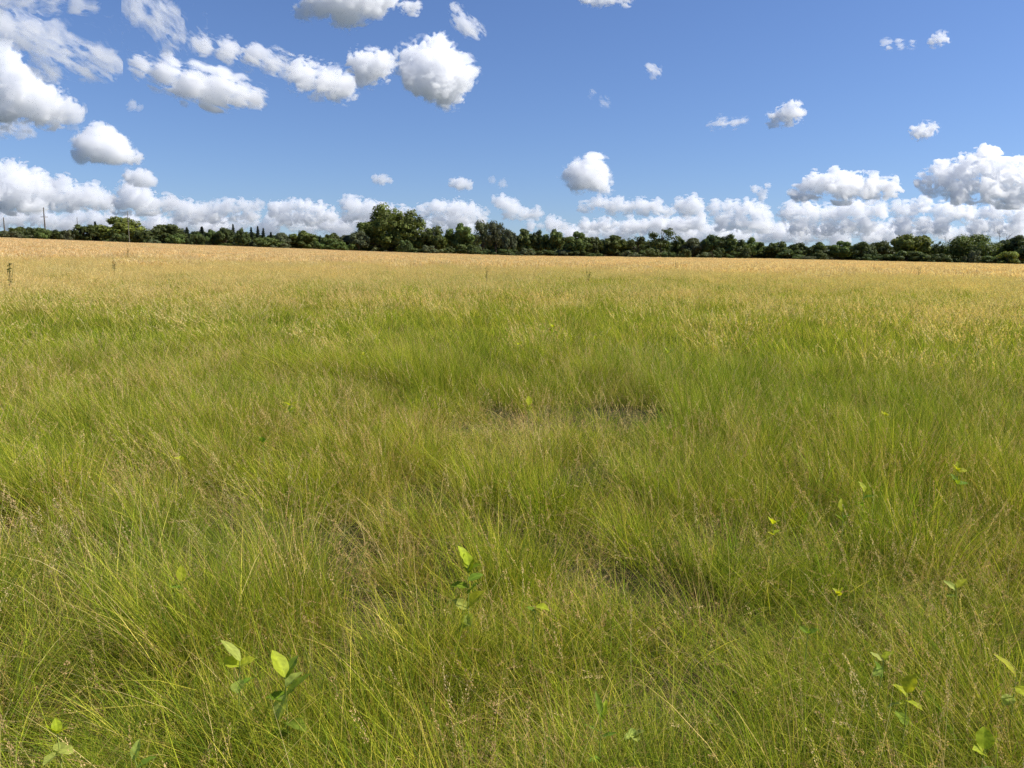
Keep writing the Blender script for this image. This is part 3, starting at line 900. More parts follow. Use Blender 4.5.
def leaf_cards(g, rg, pos, size, pal, out=None, bias=0.7):
    n = len(pos)
    nrm = rg.normal(0, 1, (n, 3))
    if out is not None: nrm = nrm * (1 - bias) + out * bias
    nrm[:, 2] += 0.25
    nrm /= np.linalg.norm(nrm, axis=1)[:, None] + 1e-9
    a = np.cross(nrm, rg.normal(0, 1, (n, 3))); a /= np.linalg.norm(a, axis=1)[:, None] + 1e-9
    b = np.cross(nrm, a)
    s = size * rg.uniform(0.55, 1.35, n)[:, None]
    e = rg.uniform(0.5, 0.9, n)[:, None]
    fold = nrm * s * 0.25
    v = np.stack([pos - a * s, pos - b * s * e + fold, pos + a * s * rg.uniform(0.8, 1.2, n)[:, None], pos + b * s * e + fold], 1)
    c = pal[rg.integers(0, len(pal), n)] * rg.uniform(0.8, 1.2, n)[:, None]
    g.add(v.reshape(-1, 3), q=np.arange(n * 4).reshape(-1, 4), c=np.repeat(c, 4, 0))


def crown_mesh(rg, w, h, z0, pal, lobes=26, leaves=6000, size=0.22, open_=0.0, peak=0.5, flat_bottom=True):
    """uneven crown: lobes of leaves packed into an egg of width w from z0 to h"""
    g = Geo()
    ch = h - z0
    n = 0
    C, RR = [], []
    while n < lobes:
        p = rg.uniform(-1, 1, 3)
        d = np.linalg.norm(p)
        if d > 1 or d < 0.25: continue
        zz = p[2] * 0.5 + 0.5
        wid = (1 - abs(zz - (1 - peak)) ** 1.7 * 0.75)
        r = rg.uniform(0.22, 0.36) * (1 - 0.3 * d)
        C.append((p[0] * w * 0.5 * wid * (1 - r * 0.5), p[1] * w * 0.5 * wid * (1 - r * 0.5), z0 + ch * (r * 0.6 + (1 - r * 1.4) * zz)))
        RR.append(r * 0.5 * (w + ch) * 0.55)
        n += 1
    C, RR = np.array(C), np.array(RR)
    wt = RR ** 2 / (RR ** 2).sum()
    k = rg.choice(lobes, leaves, p=wt)
    d = rg.normal(0, 1, (leaves, 3)); d /= np.linalg.norm(d, axis=1)[:, None]
    rad = np.where(rg.random(leaves) < 0.82, rg.uniform(0.75, 1.05, leaves), rg.uniform(0.2, 0.8, leaves))
    lump = 1 + 0.28 * noise3(d * 2.3 + k[:, None] * 5.1) + 0.15 * noise3(d * 5.1 + k[:, None] * 3.3)
    pos = C[k] + d * (RR[k] * rad * lump)[:, None] * np.array([1.08, 1.08, 0.85])
    keep = pos[:, 2] > 0.15
    if open_: keep &= noise3(pos * (1.6 / max(w, 3) * 4) + 3.3) > (-0.35 + open_)
    pos, d, k = pos[keep], d[keep], k[keep]
    lobe_tint = rg.uniform(0.68, 1.38, lobes)  # random lobe brightness: sunlit clumps and dark gaps put into the leaf colour
    leaf_cards(g, rg, pos, size, pal, d)
    g.c[-1] = g.c[-1] * np.repeat(lobe_tint[k], 4)[:, None]
    return g.mesh('crown', leaf_mat), C


def trunk_mesh(rg, h, rad, C, mat=None, limbs=9):
    g = Geo()
    zz = np.linspace(-0.2, h * 0.85, 9)
    px = np.cumsum(rg.normal(0, rad * 0.25, 9)); py = np.cumsum(rg.normal(0, rad * 0.25, 9))
    px -= px[0]; py -= py[0]
    ctr = np.stack([px, py, zz], -1)
    g.tube(ctr, rad * (1.25 - np.linspace(0, 1, 9) ** 0.8 * 1.1), 7)
    for c in C[rg.permutation(len(C))[:limbs]]:
        zb = max(0.6, min(c[2] * rg.uniform(0.35, 0.7), h * 0.7))
        b = np.array([np.interp(zb, zz, px), np.interp(zb, zz, py), zb])
        t = np.linspace(0, 1, 6)[:, None]
        mid = b * 0.5 + c * 0.5 + np.array([0, 0, 0.12 * h * rg.random()])
        P = (1 - t) ** 2 * b + 2 * t * (1 - t) * mid + t * t * c
        g.tube(P, rad * 0.42 * (1 - 0.8 * t[:, 0]), 5)
    return g.mesh('trunk', mat or bark_mat, True)


def conifer_meshes(rg, w, h, pal, thin=0.0):
    g, t = Geo(), Geo()
    n = int(26 * h * 14)
    u = rg.random(n) ** 0.75
    z = 0.3 + (h - 0.3) * u
    whorl = 0.75 + 0.35 * np.cos(z * 2 * math.pi / 0.62)
    maxr = w * 0.5 * (1 - u) ** 0.85 * whorl + 0.06
    th = rg.random(n) * 6.283
    lum = 1 + 0.5 * noise2(np.cos(th) * 2 + z, np.sin(th) * 2 + z * 0.8, 1.0, 3)
    r = maxr * np.sqrt(rg.random(n)) * lum
    pos = np.stack([r * np.cos(th), r * np.sin(th), z - 0.25 * r], -1)
    out = np.stack([np.cos(th), np.sin(th), np.full(n, 0.4)], -1)
    if thin: pos, out = pos[rg.random(n) > thin], out[:]; out = out[:len(pos)]
    leaf_cards(g, rg, pos, 0.16, pal, out, 0.4)
    t.tube(np.stack([np.zeros(5), np.zeros(5), np.linspace(-0.2, h * 0.97, 5)], -1), np.array([.16, .13, .09, .05, .02]) * (h / 8 + .3), 6)
    return g.mesh('crown', leaf_mat), t.mesh('trunk', bark_mat, True)


def bare_tree_mesh(rg, h, n=18, spread=0.35):
    g = Geo()
    def branch(p, d, L, r, lev):
        t = np.linspace(0, 1, 5)[:, None]
        b = rg.normal(0, 0.18, 3)
        P = p + d * L * t + b * L * t * t * 0.5
        g.tube(P, r * (1 - 0.75 * t[:, 0]), 5)
        if lev < 3:
            for _ in range(rg.integers(3, 5)):
                u = rg.uniform(0.35, 1.0)
                q = p + d * L * u + b * L * u * u * 0.5
                nd = d + rg.normal(0, spread, 3); nd[2] += 0.15; nd /= np.linalg.norm(nd)
                branch(q, nd, L * rg.uniform(0.45, 0.65), r * 0.5, lev + 1)
    branch(np.array([0, 0, -0.2]), np.array([0.03, 0, 1.0]), h * 0.62, 0.17, 0)
    return g.mesh('trunk', dead_mat, True)


def foot(px, d):
    v = ray(px, 251)
    x, y = v[0] / math.hypot(v[0], v[1]) * d, v[1] / math.hypot(v[0], v[1]) * d
    return np.array([x, y, float(ground_z(x, y))])


def top_height(px, py, d):
    f = foot(px, d)
    return at_ground_dist(px, py, d)[2] - f[2]


GT = 'trees along the far edge of the field'
tree_lib = {}


def build_trees():
    rg = np.random.default_rng(21)
    # unit trees, scaled where they stand (meshes shared between look-alikes)
    def lib(kind, k):
        key = (kind, k)
        if key in tree_lib: return tree_lib[key]
        r2 = np.random.default_rng(abs(hash(kind)) % 1000 + k * 7 if False else sum(map(ord, kind)) + k * 7)
        if kind == 'spruce':
            c, t = conifer_meshes(r2, 3.0, 8.0, LEAF['spruce'])
        elif kind == 'spire':
            c, t = conifer_meshes(r2, 1.5, 8.0, LEAF['spruce'])
        elif kind == 'bush':
            c, C = crown_mesh(r2, 6.0, 4.0, 0.0, LEAF[('dark', 'mid', 'grey')[k % 3]] * 1.1, 18, 3600, 0.17); t = trunk_mesh(r2, 2.6, 0.09, C, limbs=6)
        elif kind == 'lime_bush':
            c, C = crown_mesh(r2, 5.0, 4.0, 0.0, LEAF['lime'] * 1.5, 16, 3000, 0.17); t = trunk_mesh(r2, 2.6, 0.09, C, limbs=6)
        elif kind == 'open':
            c, C = crown_mesh(r2, 8.0, 9.0, 2.4, LEAF['dark'], 24, 4600, 0.2, open_=0.30, peak=0.35); t = trunk_mesh(r2, 8.0, 0.22, C, limbs=14)
        elif kind == 'poplar':
            c, C = crown_mesh(r2, 9.0, 10.0, 0.6, LEAF['grey'], 30, 6000, 0.2, open_=0.05, peak=0.75); t = trunk_mesh(r2, 8.0, 0.2, C, limbs=12)
        elif kind == 'great':
            pal = LEAF['mid'] * np.array([1.1, 1.0, 0.85])
            g = Geo(); C = []
            for ox, oy, w_, h_, z_, nl, nf in ((-0.6, 0, 12.5, 13.4, 1.0, 46, 10500), (4.6, -1.0, 9.4, 11.8, 0.2, 32, 6200), (-5.2, 0.5, 6.5, 9.8, 0.8, 20, 3000), (7.2, -1.5, 5.0, 7.0, 0.2, 14, 2200), (-6.5, -1.5, 5.5, 5.2, 0.1, 14, 2200), (1.0, -2.5, 8.0, 6.0, 0.1, 18, 2600)):
                m_, C_ = crown_mesh(r2, w_, h_, z_, pal * r2.uniform(0.8, 1.25), nl, int(nf * 1.5), 0.24, open_=0.02, peak=0.68)
                vv = np.empty(len(m_.vertices) * 3, np.float32); m_.vertices.foreach_get('co', vv); vv = vv.reshape(-1, 3) + (ox, oy, 0)
                cc = np.empty(len(m_.vertices) * 4, np.float32); m_.color_attributes['Col'].data.foreach_get('color', cc)
                g.add(vv, q=np.arange(len(vv)).reshape(-1, 4), c=cc.reshape(-1, 4)[:, :3]); C.append(C_ + (ox, oy, 0))
                bpy.data.meshes.remove(m_)
            C = np.concatenate(C); c = g.mesh('crown', leaf_mat); t = trunk_mesh(r2, 11.0, 0.45, C, limbs=26)
        elif kind == 'dome':
            c, C = crown_mesh(r2, 17.5, 9.0, 0.1, LEAF['mid'], 60, 13000, 0.22, peak=0.8); t = trunk_mesh(r2, 7.0, 0.35, C, limbs=16)
        else:
            pal = {'dark': 'dark', 'mid': 'mid', 'lime': 'lime', 'grey': 'grey'}[kind]
            c, C = crown_mesh(r2, 7.5, 7.5, 0.35 + 0.4 * (k % 2), LEAF[pal], 30, 8000, 0.23, open_=0.03 * (k % 3), peak=(0.45, 0.55, 0.65)[k % 3]); t = trunk_mesh(r2, 6.2, 0.2, C)
        bb = np.array([v.co for v in c.vertices])
        tree_lib[key] = (c, t, np.ptp(bb[:, :2], axis=0).mean() * 0.96, np.percentile(bb[:, 2], 98.5))
        return tree_lib[key]

    def tree(px, top, wpx, kind, label, d=None, k=None, name=None, cat='tree'):
        d = d or rg.uniform(243, 262)
        k = rg.integers(0, 4) if k is None else k
        c, t, w0, h0 = lib(kind, int(k))
        hh = max(top_height(px, top, d), 1.0)
        ww = (1.06 if kind in ('great', 'dome') else 1.2) * wpx * d / F
        o = empty(name or {'spruce': 'spruce_tree', 'spire': 'spruce_tree', 'bush': 'shrub', 'lime_bush': 'shrub'}.get(kind, 'broadleaf_tree'), foot(px, d), 0.0 if kind == 'great' else rg.random() * 6.283)
        o.scale = (ww / w0, ww / w0, hh / h0)
        tag(o, label, 'shrub' if 'bush' in kind else cat, GT)
        mesh_obj('crown', c, o); mesh_obj('trunk', t, o)
        return o

    T = [
        (7, 234.5, 15, 'bush', 'low bush at the far left end of the tree line, foot of the first pole'),
        (21, 228, 17, 'mid', 'leftmost rounded tree between the first and second pole'),
        (37, 229, 20, 'mid', 'rounded tree directly left of the tall second pole'),
        (58, 231, 15, 'dark', 'low dark tree directly right of the tall second pole'),
        (72, 231, 15, 'dark', 'low flat topped dark tree between the second and third pole'),
        (86, 225.5, 17, 'dark', 'round dark tree under the faint third pole'),
        (97, 222, 6, 'spire', 'thin pointed conifer left of the big tree with the pale pole'),
        (103, 226, 11, 'dark', 'narrow dark tree between the thin conifer and pale pole tree'),
        (121, 219, 33, 'lime', 'big yellowish tree behind the pale utility pole'),
        (144, 231, 15, 'dark', 'small dark tree just right of the pale utility pole'),
        (168, 225.5, 32, 'dark', 'wide dark dome shaped tree right of the pale utility pole'),
        (188, 227.5, 11, 'spruce', 'spruce next to the wide dark dome tree'),
        (203, 227, 13, 'spruce', 'broad spruce, second after the wide dark dome tree'),
        (214, 231, 13, 'dark', 'low dark tree between the broad spruce and pointed pair'),
        (226, 229, 16, 'dark', 'dark tree at the left foot of a pointed spruce'),
        (234, 224.5, 8, 'spruce', 'pointed spruce standing above a run of low dark trees'),
        (243, 230, 14, 'dark', 'dark tree between two pointed spruces left of centre'),
        (252, 227.5, 8, 'spruce', 'slim spruce just left of a close pair of spruces'),
        (258.5, 226.5, 8, 'spruce', 'taller spruce of the close pair'),
        (264, 228.5, 8, 'spruce', 'shorter spruce of the close pair'),
        (271.5, 232.5, 9, 'spruce', 'squat spruce at the right side of the close pair'),
        (282, 233.5, 15, 'grey', 'greyish low tree right of the squat spruce'),
        (301, 232.5, 25, 'mid', 'broad low tree midway between the spruces and the largest tree'),
        (320.5, 235.5, 7, 'spruce', 'little spruce poking up between two broad low trees'),
        (333, 234.5, 16, 'mid', 'small rounded tree left of two shrubby trees'),
        (346, 236, 15, 'grey', 'shrubby tree second to the left of the largest tree'),
        (359, 232.5, 20, 'grey', 'greyish tree touching the left side of the largest tree'),
        (390, 211, 58, 'great', 'largest tree, a great rounded crown left of centre'),
        (416, 237, 16, 'mid', 'low tree tucked under the right side of the largest tree'),
        (434, 228.5, 23, 'mid', 'rounded tree just right of the largest tree'),
        (460, 226.5, 23, 'mid', 'rounded tree left of the tall grey green poplars'),
        (483, 222, 19, 'poplar', 'left of the two tall grey green poplars'),
        (496, 222.5, 17, 'poplar', 'right of the two tall grey green poplars'),
        (509, 231.5, 15, 'grey', 'low greyish tree right of the poplars'),
        (522, 230.5, 21, 'mid', 'round tree close right of the poplars'),
        (540, 232.5, 18, 'dark', 'dark round tree at the centre of the tree line'),
        (554, 232, 17, 'mid', 'green tree second right of centre'),
        (576, 233.5, 25, 'mid', 'wide green tree below the ball shaped cloud'),
        (594, 238, 14, 'dark', 'low dark gap tree right of the wide green tree'),
        (612, 236.5, 25, 'mid', 'wide pale green tree left of the open crowned tree'),
        (637, 237, 22, 'open', 'sparse dark tree with sky showing through its top'),
        (660, 229.5, 25, 'open', 'taller open crowned tree with gaps, right of centre'),
        (678, 238.5, 14, 'dark', 'low dark tree right of the open crowned tree'),
        (693, 239, 22, 'grey', 'greyish rounded tree right of the open crowned tree'),
        (713, 236.5, 22, 'dark', 'dark rounded tree, left of a matching pair'),
        (731, 236.5, 25, 'dark', 'dark rounded tree, right of a matching pair'),
        (752, 239, 18, 'mid', 'low green tree beyond the matching dark pair'),
        (778, 243, 21, 'mid', 'low green tree where the tree line dips right of centre'),
        (798, 244, 18, 'dark', 'dark low tree in the lowest stretch of the line'),
        (816, 243.5, 19, 'dark', 'dark low tree left of the flat topped one'),
        (840, 242.5, 25, 'mid', 'flat topped tree with a lit green crown'),
        (862, 243, 22, 'dark', 'dark tree left part of the long dark clump'),
        (881, 242.5, 22, 'dark', 'dark tree with a lit top at the end of the long clump'),
        (911, 236.5, 29, 'lime', 'tall bright topped tree on the right with holes near its foot'),
        (936, 243, 12, 'open', 'thin ragged tree left of the wide dome tree'),
        (969, 236.5, 55, 'dome', 'wide dome shaped tree near the right end'),
        (1003, 241.5, 20, 'grey', 'grey green tree under the dead twigs at right'),
        (1008.5, 252, 15, 'lime_bush', 'bright yellow green bush at the right end of the line'),
        (1021, 238, 26, 'dark', 'dark tree cut by the right edge'),
        (1040, 240, 26, 'dark', 'dark tree just past the right edge'),
        (-14, 231, 22, 'mid', 'green tree just past the left edge'),
    ]
    for px, top, w, kind, lab in T:
        k = None
        d = 236 if kind == 'lime_bush' else (252 if kind in ('great', 'dome', 'poplar', 'open') else None)
        tree(px, top, w, kind, lab, d, k)
    # a second rank closes the gaps low down, and shrubs stand along the foot
    xs = np.arange(4, 1034, 15)
    top_line = np.interp(xs, [0, 60, 180, 300, 380, 500, 600, 700, 800, 900, 1024], [236, 233, 232, 237, 236, 236, 240, 243, 248, 248, 247])
    ranks = {}
    for i, x in enumerate(xs):
        x = x + rg.uniform(-5, 5)
        bx = min(T, key=lambda t: abs(t[0] - x))
        side = 'left' if x < bx[0] else 'right'
        o = tree(x, top_line[i] + rg.uniform(-1, 1.5), rg.uniform(24, 34), 'dark', 'dark tree of the back rank', rg.uniform(264, 290))
        ranks.setdefault((bx[4], side), []).append((abs(x - bx[0]), o))
    for (lab, side), os_ in ranks.items():
        for n_, (_, o) in enumerate(sorted(os_, key=lambda e: e[0])):
            o['label'] = ' '.join(('back tree %s %s of the %s' % (('just', 'farther', 'farthest')[min(n_, 2)], side, lab.replace(',', ''))).split()[:16])

    xs = np.arange(5, 1030, 11.0)
    for i, x in enumerate(xs):
        x = x + rg.uniform(-5, 5)
        if rg.random() < 0.5: continue
        by = 239 + (min(x, 512) * 17 + max(x - 512, 0) * 8) / 512
        o = tree(x, by - rg.uniform(3, 12), rg.uniform(9, 26), 'bush', 'low shrub at the foot of the distant tree line', rg.uniform(238, 243))

    # thicket that closes the view under the crowns
    for x in np.arange(0, 1030, 10.0):
        x = x + rg.uniform(-4, 4)
        by = 239 + (min(x, 512) * 17 + max(x - 512, 0) * 8) / 512
        if 866 < x < 890 or 905 < x < 918: continue
        tree(x, by - rg.uniform(5, 8), rg.uniform(14, 22), 'bush', 'shaded shrub in the thicket under the distant trees', rg.uniform(262, 272))

    # dead snags and twigs
    for px, top, lab in ((426, 221.5, 'thin dead trunk sticking up right of the largest tree'), (996, 232.5, 'bare dead tree, left of the pair above the right end'),
                         (1005, 232, 'bare dead tree, right of the pair above the right end'), (948, 240, 'small bare tree beside the wide dome tree')):
        d = 268
        o = empty('dead_tree', foot(px, d), rg.random() * 6)
        h = top_height(px, top, d)
        tag(o, lab, 'dead tree', GT)
        mesh_obj('trunk', bare_tree_mesh(np.random.default_rng(int(px)), h, spread=0.12 if px == 426 else 0.3), o)

    # utility poles
    def pole(px, top, d, lab, arms=1, rad=0.16, mat=None):
        f = foot(px, d); h = top_height(px, top, d)
        o = empty('utility_pole', f, 0.5)
        tag(o, lab, 'utility pole', 'utility poles at the left of the tree line')
        g = Geo(); g.tube(np.array([[0, 0, -0.3], [0, 0, h * 0.5], [0, 0, h]]), np.array([rad, rad * 0.85, rad * 0.6]), 8)
        mesh_obj('post', g.mesh('post', mat or pole_mat, True), o)
        for a in range(arms):
            g = Geo(); z = h * 0.72 - a * 2.2
            lx = 1.0
            v = np.array([(x, y, zz) for x in (-lx, lx) for y in (0.1, 0.22) for zz in (z, z + 0.16)])
            q = np.array([(0, 1, 3, 2), (4, 6, 7, 5), (0, 4, 5, 1), (2, 3, 7, 6), (0, 2, 6, 4), (1, 5, 7, 3)])
            g.add(v, q=q)
            arm = mesh_obj('crossarm', g.mesh('crossarm', pole_mat), o)
            for x in (-0.85, -0.35, 0.35, 0.85):
                g = Geo(); g.tube(np.array([[x, .16, z + .16], [x, .16, z + .24], [x, .16, z + .27], [x, .16, z + .38]]), np.array([.03, .07, .05, .06]), 8)
                mesh_obj('insulator', g.mesh('insulator', insul_mat, True), arm)
    pale_pole = plain_material('bleached_pole_wood', (0.22, 0.20, 0.16), 0.85, 2.0, (0.16, 0.15, 0.12))
    pole(6.5, 217.5, 300, 'plain dark pole nearest the left edge', 0, 0.22)
    pole(47, 207.5, 300, 'tallest pole at left, with a small crossarm partway up', 1, 0.24)
    pole(79.5, 217.5, 380, 'faint thin pole above the round dark tree at left', 0, 0.15)
    pole(130, 211, 237, 'pale slender pole standing in front of the big yellowish tree', 0, 0.11, pale_pole)


build_trees()

# ------------------------------------------------------------------ broadleaf plants in the grass
def build_plants():
    rg = np.random.default_rng(77)
    lm = leafy_material('broad_leaf', transl=0.5, rough=0.5, spec=0.1, obj_var=0.10, tr_gain=(1.3, 1.25, 0.4))
    stem_m = plain_material('plant_stem', (0.32, 0.38, 0.08), 0.6, 30, (0.24, 0.30, 0.06))
    weed_m = plain_material('weed_stem', (0.08, 0.09, 0.03), 0.7, 20, (0.06, 0.07, 0.02))
    PAL = {'yellow': (0.42, 0.46, 0.035), 'green': (0.20, 0.30, 0.035), 'pale': (0.42, 0.48, 0.10), 'dark': (0.19, 0.27, 0.02)}  # pale carries specular sheen, yellow the back-lit glow, both put into base colour

    def leaf_mesh(L, Wd, col, droop, cup):
        """pointed oval blade along +x with a folded midrib and wavy rim"""
        nu, nv = 10, 6
        u = np.linspace(0, 1, nu + 1)
        wid = Wd * 0.5 * np.sin(np.pi * np.clip(u * 0.97 + 0.02, 0, 1)) ** 0.75 * (1 - 0.25 * u)
        v = np.linspace(-1, 1, nv + 1)
        U, V = np.meshgrid(u, v, indexing='ij')
        Wm = wid[:, None]
        x = L * U
        y = Wm * V
        z = cup * np.abs(V) * Wm * 0.9 - droop * L * U ** 2 + 0.0015 * np.sin(U * 16 + rg.random() * 6) * np.abs(V)
        P = np.stack([x, y, z], -1).reshape(-1, 3)
        i, j = np.meshgrid(np.arange(nu), np.arange(nv), indexing='ij')
        k = nv + 1
        q = np.stack([i * k + j, (i + 1) * k + j, (i + 1) * k + j + 1, i * k + j + 1], -1).reshape(-1, 4)
        c = np.array(col) * (1 + 0.25 * (np.abs(V).reshape(-1, 1) < 0.2) + 0.12 * rg.normal(0, 1, (len(P), 1)))
        return np_mesh('leaf', P, q, lm, np.clip(c, 0.01, 1), True)

    def plant(px, py, ztop, hplant, leaves, label, name='broadleaf_plant', cat='plant', az0=None, group='broad leaved plants in the grass'):
        """leaves: list of (height fraction, azimuth deg, elevation deg, length, width, palette)"""
        ztop = plant_z(ztop)
        p = at_height(px, py + 5, ztop)
        # base under the top
        o = empty(name, (p[0], p[1], float(ground_z(p[0], p[1]))), 0)
        tag(o, label, cat, group)
        h = ztop - float(ground_z(p[0], p[1]))
        lean = rg.normal(0, 0.03, 2)
        g = Geo()
        t = np.linspace(0, 1, 7)
        S = np.stack([lean[0] * (1 - t) * t, lean[1] * (1 - t) * t, -0.02 + (h + 0.02) * t], -1)
        g.tube(S, 0.0028 * (1.1 - 0.6 * t), 6)
        mesh_obj('stem', g.mesh('stem', stem_m, True), o)
        for fr, az, el, L, Wd, pal in leaves:
            b = np.array([np.interp(fr, t, S[:, k]) for k in range(3)])
            lo = mesh_obj('leaf', leaf_mesh(L * 0.64, Wd * 1.12, PAL[pal], rg.uniform(0.05, 0.3), rg.uniform(0.2, 0.5)), o)
            lo.location = b
            if pal in ('yellow', 'pale'): lo['label'] = {'yellow': 'glowing yellow green leaf', 'pale': 'green leaf with whitish sheen in its colour'}[pal]
            lo.rotation_euler = (rg.normal(0, 0.25), -R(el), R(az))
        return o

    # azimuth 0 = to the right, 90 = away, 180 = left, 270 = towards the viewer
    def whorl(n, z, L, pal, el=35, jit=25):
        return [(z + rg.normal(0, 0.01), 360 / n * k + rg.uniform(-jit, jit), el + rg.normal(0, 14), L * rg.uniform(0.8, 1.15), L * rg.uniform(0.38, 0.5), pal) for k in range(n)]

    plant(468, 560, 0.62, 0, [(1.0, 150, 62, 0.13, 0.055, 'yellow'), (.97, 110, 80, 0.10, 0.05, 'yellow'), (.94, 20, 30, .09, .045, 'dark'), (.93, 60, 70, .10, .05, 'dark'), (.86, 20, 25, .10, .04, 'green'),
                                (.80, 190, 20, .11, .045, 'dark'), (.74, 340, 55, .10, .05, 'green'), (.62, 20, 50, .13, .065, 'yellow'), (.60, 170, 30, .11, .045, 'pale'), (.55, 280, -20, .09, .045, 'pale'), (.45, 190, -25, .10, .04, 'green')],
          'tallest leafy plant near the middle with two glowing yellow green leaves')
    plant(285, 672, 0.50, 0, [(1, 140, 55, .14, .055, 'yellow'), (.98, 70, 50, .12, .05, 'green'), (.9, 40, 45, .10, .045, 'pale'), (.82, 30, 45, .15, .05, 'green'), (.85, 250, -50, .12, .055, 'pale'), (.8, 175, 10, .10, .05, 'dark'), (.6, 330, 10, .12, .05, 'green'), (.5, 210, 0, .10, .05, 'dark')],
          'leafy plant at lower left with one tall yellow leaf')
    plant(240, 656, 0.42, 0, [(1, 150, 45, .15, .04, 'pale'), (.95, 165, 20, .10, .05, 'yellow'), (.95, 20, 30, .08, .05, 'yellow'), (.8, 280, -30, .07, .05, 'pale'), (.7, 60, 30, .09, .04, 'green')],
          'low plant with a pale leaf pointing up left, beside the yellow leafed one')
    plant(907, 688, 0.45, 0, [(1, 40, 55, .10, .05, 'yellow'), (.96, 130, 40, .08, .05, 'yellow'), (.93, 300, 5, .08, .045, 'yellow'), (.9, 185, 5, .10, .03, 'pale'), (.7, 90, 20, .09, .045, 'green')],
          'bright yellow green cluster of leaves at lower right')
    plant(884, 655, 0.42, 0, [(1, 30, 30, .08, .04, 'yellow'), (.97, 150, 35, .08, .03, 'pale'), (.9, 200, -20, .07, .03, 'pale'), (.8, 110, 60, .09, .035, 'green')],
          'small plant with whitish leaves just above the yellow cluster at lower right')
    plant(182, 576, 0.42, 0, [(1, 120, 65, .10, .04, 'yellow'), (.95, 40, 40, .08, .035, 'green'), (.9, 200, 20, .08, .035, 'green')],
          'single upright yellow green shoot in the grass at left')
    plant(601, 712, 0.40, 0, [(1, 120, 75, .11, .022, 'green'), (.95, 60, 60, .10, .022, 'yellow'), (.85, 190, 35, .09, .022, 'green'), (.8, 340, 35, .09, .02, 'green'), (.6, 230, 20, .08, .02, 'green')],
          'spiky pale green plant with narrow leaves near the bottom centre')
    plant(634, 728, 0.34, 0, whorl(4, .95, .06, 'pale', 25), 'tiny grey green plant right of the spiky narrow leaved one')
    plant(773, 519, 0.48, 0, whorl(3, 1, .07, 'yellow', 50) + whorl(2, .85, .07, 'yellow', 20), 'round yellow green plant right of centre in the middle of the field')
    plant(553, 322, 0.62, 0, whorl(4, 1, .13, 'yellow', 45) + whorl(4, .8, .15, 'dark', 20), 'dark clump topped with light leaves, alone in the middle distance')
    plant(529, 400, 0.58, 0, [(1, 100, 75, .12, .06, 'yellow'), (.9, 30, 40, .08, .04, 'yellow')], 'single yellow leaf just above the thin bare strip')
    plant(957, 583, 0.45, 0, [(1, 25, 30, .10, .035, 'yellow'), (.97, 150, 40, .09, .03, 'pale'), (.9, 200, 15, .08, .03, 'green')], 'small forked plant on the right, well above the yellow cluster')
    plant(1016, 672, 0.45, 0, [(1, 130, 50, .13, .05, 'yellow'), (.9, 300, 0, .10, .05, 'yellow'), (.8, 200, -20, .08, .04, 'pale')], 'yellow green plant cut by the right edge')
    plant(985, 744, 0.42, 0, [(1, 80, 70, .09, .05, 'yellow'), (.95, 200, 40, .07, .04, 'yellow'), (.8, 320, 20, .08, .04, 'green')], 'plant with cupped yellow leaves in the lower right corner')
    plant(180, 455, 0.50, 0, whorl(3, 1, .07, 'yellow', 45), 'small yellow leaf standing in the grass at left of the middle distance')
    plant(57, 727, 0.38, 0, whorl(3, 1, .07, 'yellow', 50) + whorl(3, .8, .08, 'pale', 10), 'half hidden yellow green plant in the lower left corner')
    plant(135, 755, 0.34, 0, [(1, 95, 70, .08, .03, 'pale'), (.9, 30, 30, .08, .03, 'green')], 'small upright plant at the bottom edge on the left')
    plant(536, 602, 0.45, 0, [(1, 340, 10, .08, .045, 'yellow'), (.95, 160, 20, .06, .03, 'green')], 'lone flat leaf right of the tallest leafy plant')
    plant(808, 628, 0.40, 0, whorl(3, 1, .06, 'green', 40), 'small green sprout right of the centre in the lower field')
    plant(838, 590, 0.42, 0, whorl(3, 1, .065, 'yellow', 50), 'light green sprout in the right half, left of the forked plant')
    plant(843, 507, 0.48, 0, [(1, 90, 70, .11, .05, 'yellow'), (.9, 10, 30, .08, .04, 'green'), (.88, 180, 40, .08, .04, 'green')], 'round light leaf in the right half of the middle field')
    plant(864, 487, 0.50, 0, [(1, 120, 60, .10, .05, 'yellow'), (.9, 330, 40, .09, .04, 'green'), (.8, 200, 40, .09, .04, 'green')], 'leafy green sprig right of a round light leaf')
    plant(958, 466, 0.52, 0, whorl(4, 1, .09, 'yellow', 45) + whorl(3, .8, .10, 'green', 30), 'upright light green plant near the right edge of the middle field')
    plant(886, 411, 0.55, 0, whorl(4, 1, .10, 'yellow', 30), 'pale green plant with spread leaves on the right in the middle distance')
    plant(668, 348, 0.58, 0, whorl(4, 1, .13, 'pale', 40), 'pale leafed plant right of the centre in the middle distance')
    plant(595, 334, 0.58, 0, whorl(3, 1, .10, 'yellow', 40), 'small light plant right of the dark clump in the middle distance')
    plant(519, 340, 0.58, 0, whorl(3, 1, .11, 'yellow', 45), 'small light plant left of the dark clump in the middle distance')
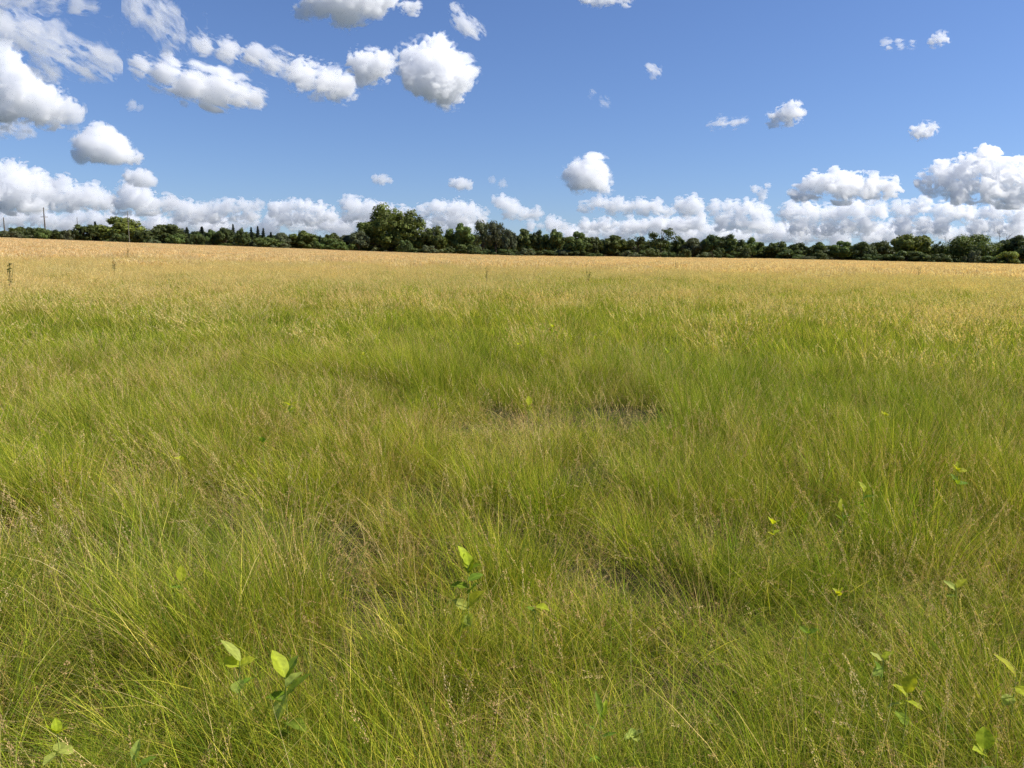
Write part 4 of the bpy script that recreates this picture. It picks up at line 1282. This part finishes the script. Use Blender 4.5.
    plant(364, 350, 0.58, 0, whorl(3, 1, .10, 'yellow', 45), 'small yellow green plant left of centre in the middle distance')
    plant(290, 400, 0.55, 0, whorl(4, 1, .09, 'yellow', 40) + whorl(3, .85, .1, 'pale', 30), 'light green plant with whitish leaves left of the bare strip')
    plant(263, 437, 0.52, 0, whorl(3, 1, .08, 'green', 50), 'upright green plant below left of the whitish leafed one')

    # dark stalked weeds standing above the tan grass far out
    def weed(px, py, hpx, d, label):
        f = foot(px, d)
        o = empty('weed', f, rg.random() * 6)
        tag(o, label, 'weed', 'dark weeds above the tan grass')
        h = max(at_ground_dist(px, py, d)[2] - f[2], 0.6)
        wr = min(0.04 * h, 0.028)
        g = Geo()
        lg = Geo()
        for _ in range(rg.integers(3, 6)):
            t = np.linspace(0, 1, 6)
            a = rg.random() * 6.28; b = rg.uniform(0.02, 0.14)
            S = np.stack([b * h * t ** 1.6 * np.cos(a), b * h * t ** 1.6 * np.sin(a), h * t * rg.uniform(0.75, 1.0)], -1)
            g.tube(S, 0.006 * (1.1 - t) * h + 0.002, 5)
            n = 6
            u = rg.uniform(0.45, 1, n)
            pos = np.stack([np.interp(u, t, S[:, k]) for k in range(3)], -1) + rg.normal(0, wr, (n, 3))
            leaf_cards(lg, rg, pos, wr, np.array([(.13, .16, .04), (.10, .13, .04), (.18, .16, .06)]))
        mesh_obj('stem', g.mesh('stem', weed_m, True), o)
        mesh_obj('foliage', lg.mesh('foliage', lm), o)
    weed(677, 257.5, 8, 62, 'dark leafy weed against the foot of the tree line right of centre')
    weed(7, 260, 14, 26, 'dark stalked weed near the left edge of the tan grass')
    weed(127, 245, 6, 70, 'small dark weed under the pale utility pole')
    weed(113, 256, 6, 40, 'small dark weed lower in the tan grass, left of the pole')
    weed(487, 265.5, 6, 34, 'small green weed where tan grass meets green, at the centre')
    weed(589, 267, 5, 34, 'small green weed in the tan grass right of centre')
    weed(506, 258, 4, 80, 'tiny dark weed at the far edge of the field, centre')
    weed(922, 263, 6, 60, 'small green weed in the tan grass at right')


build_plants()
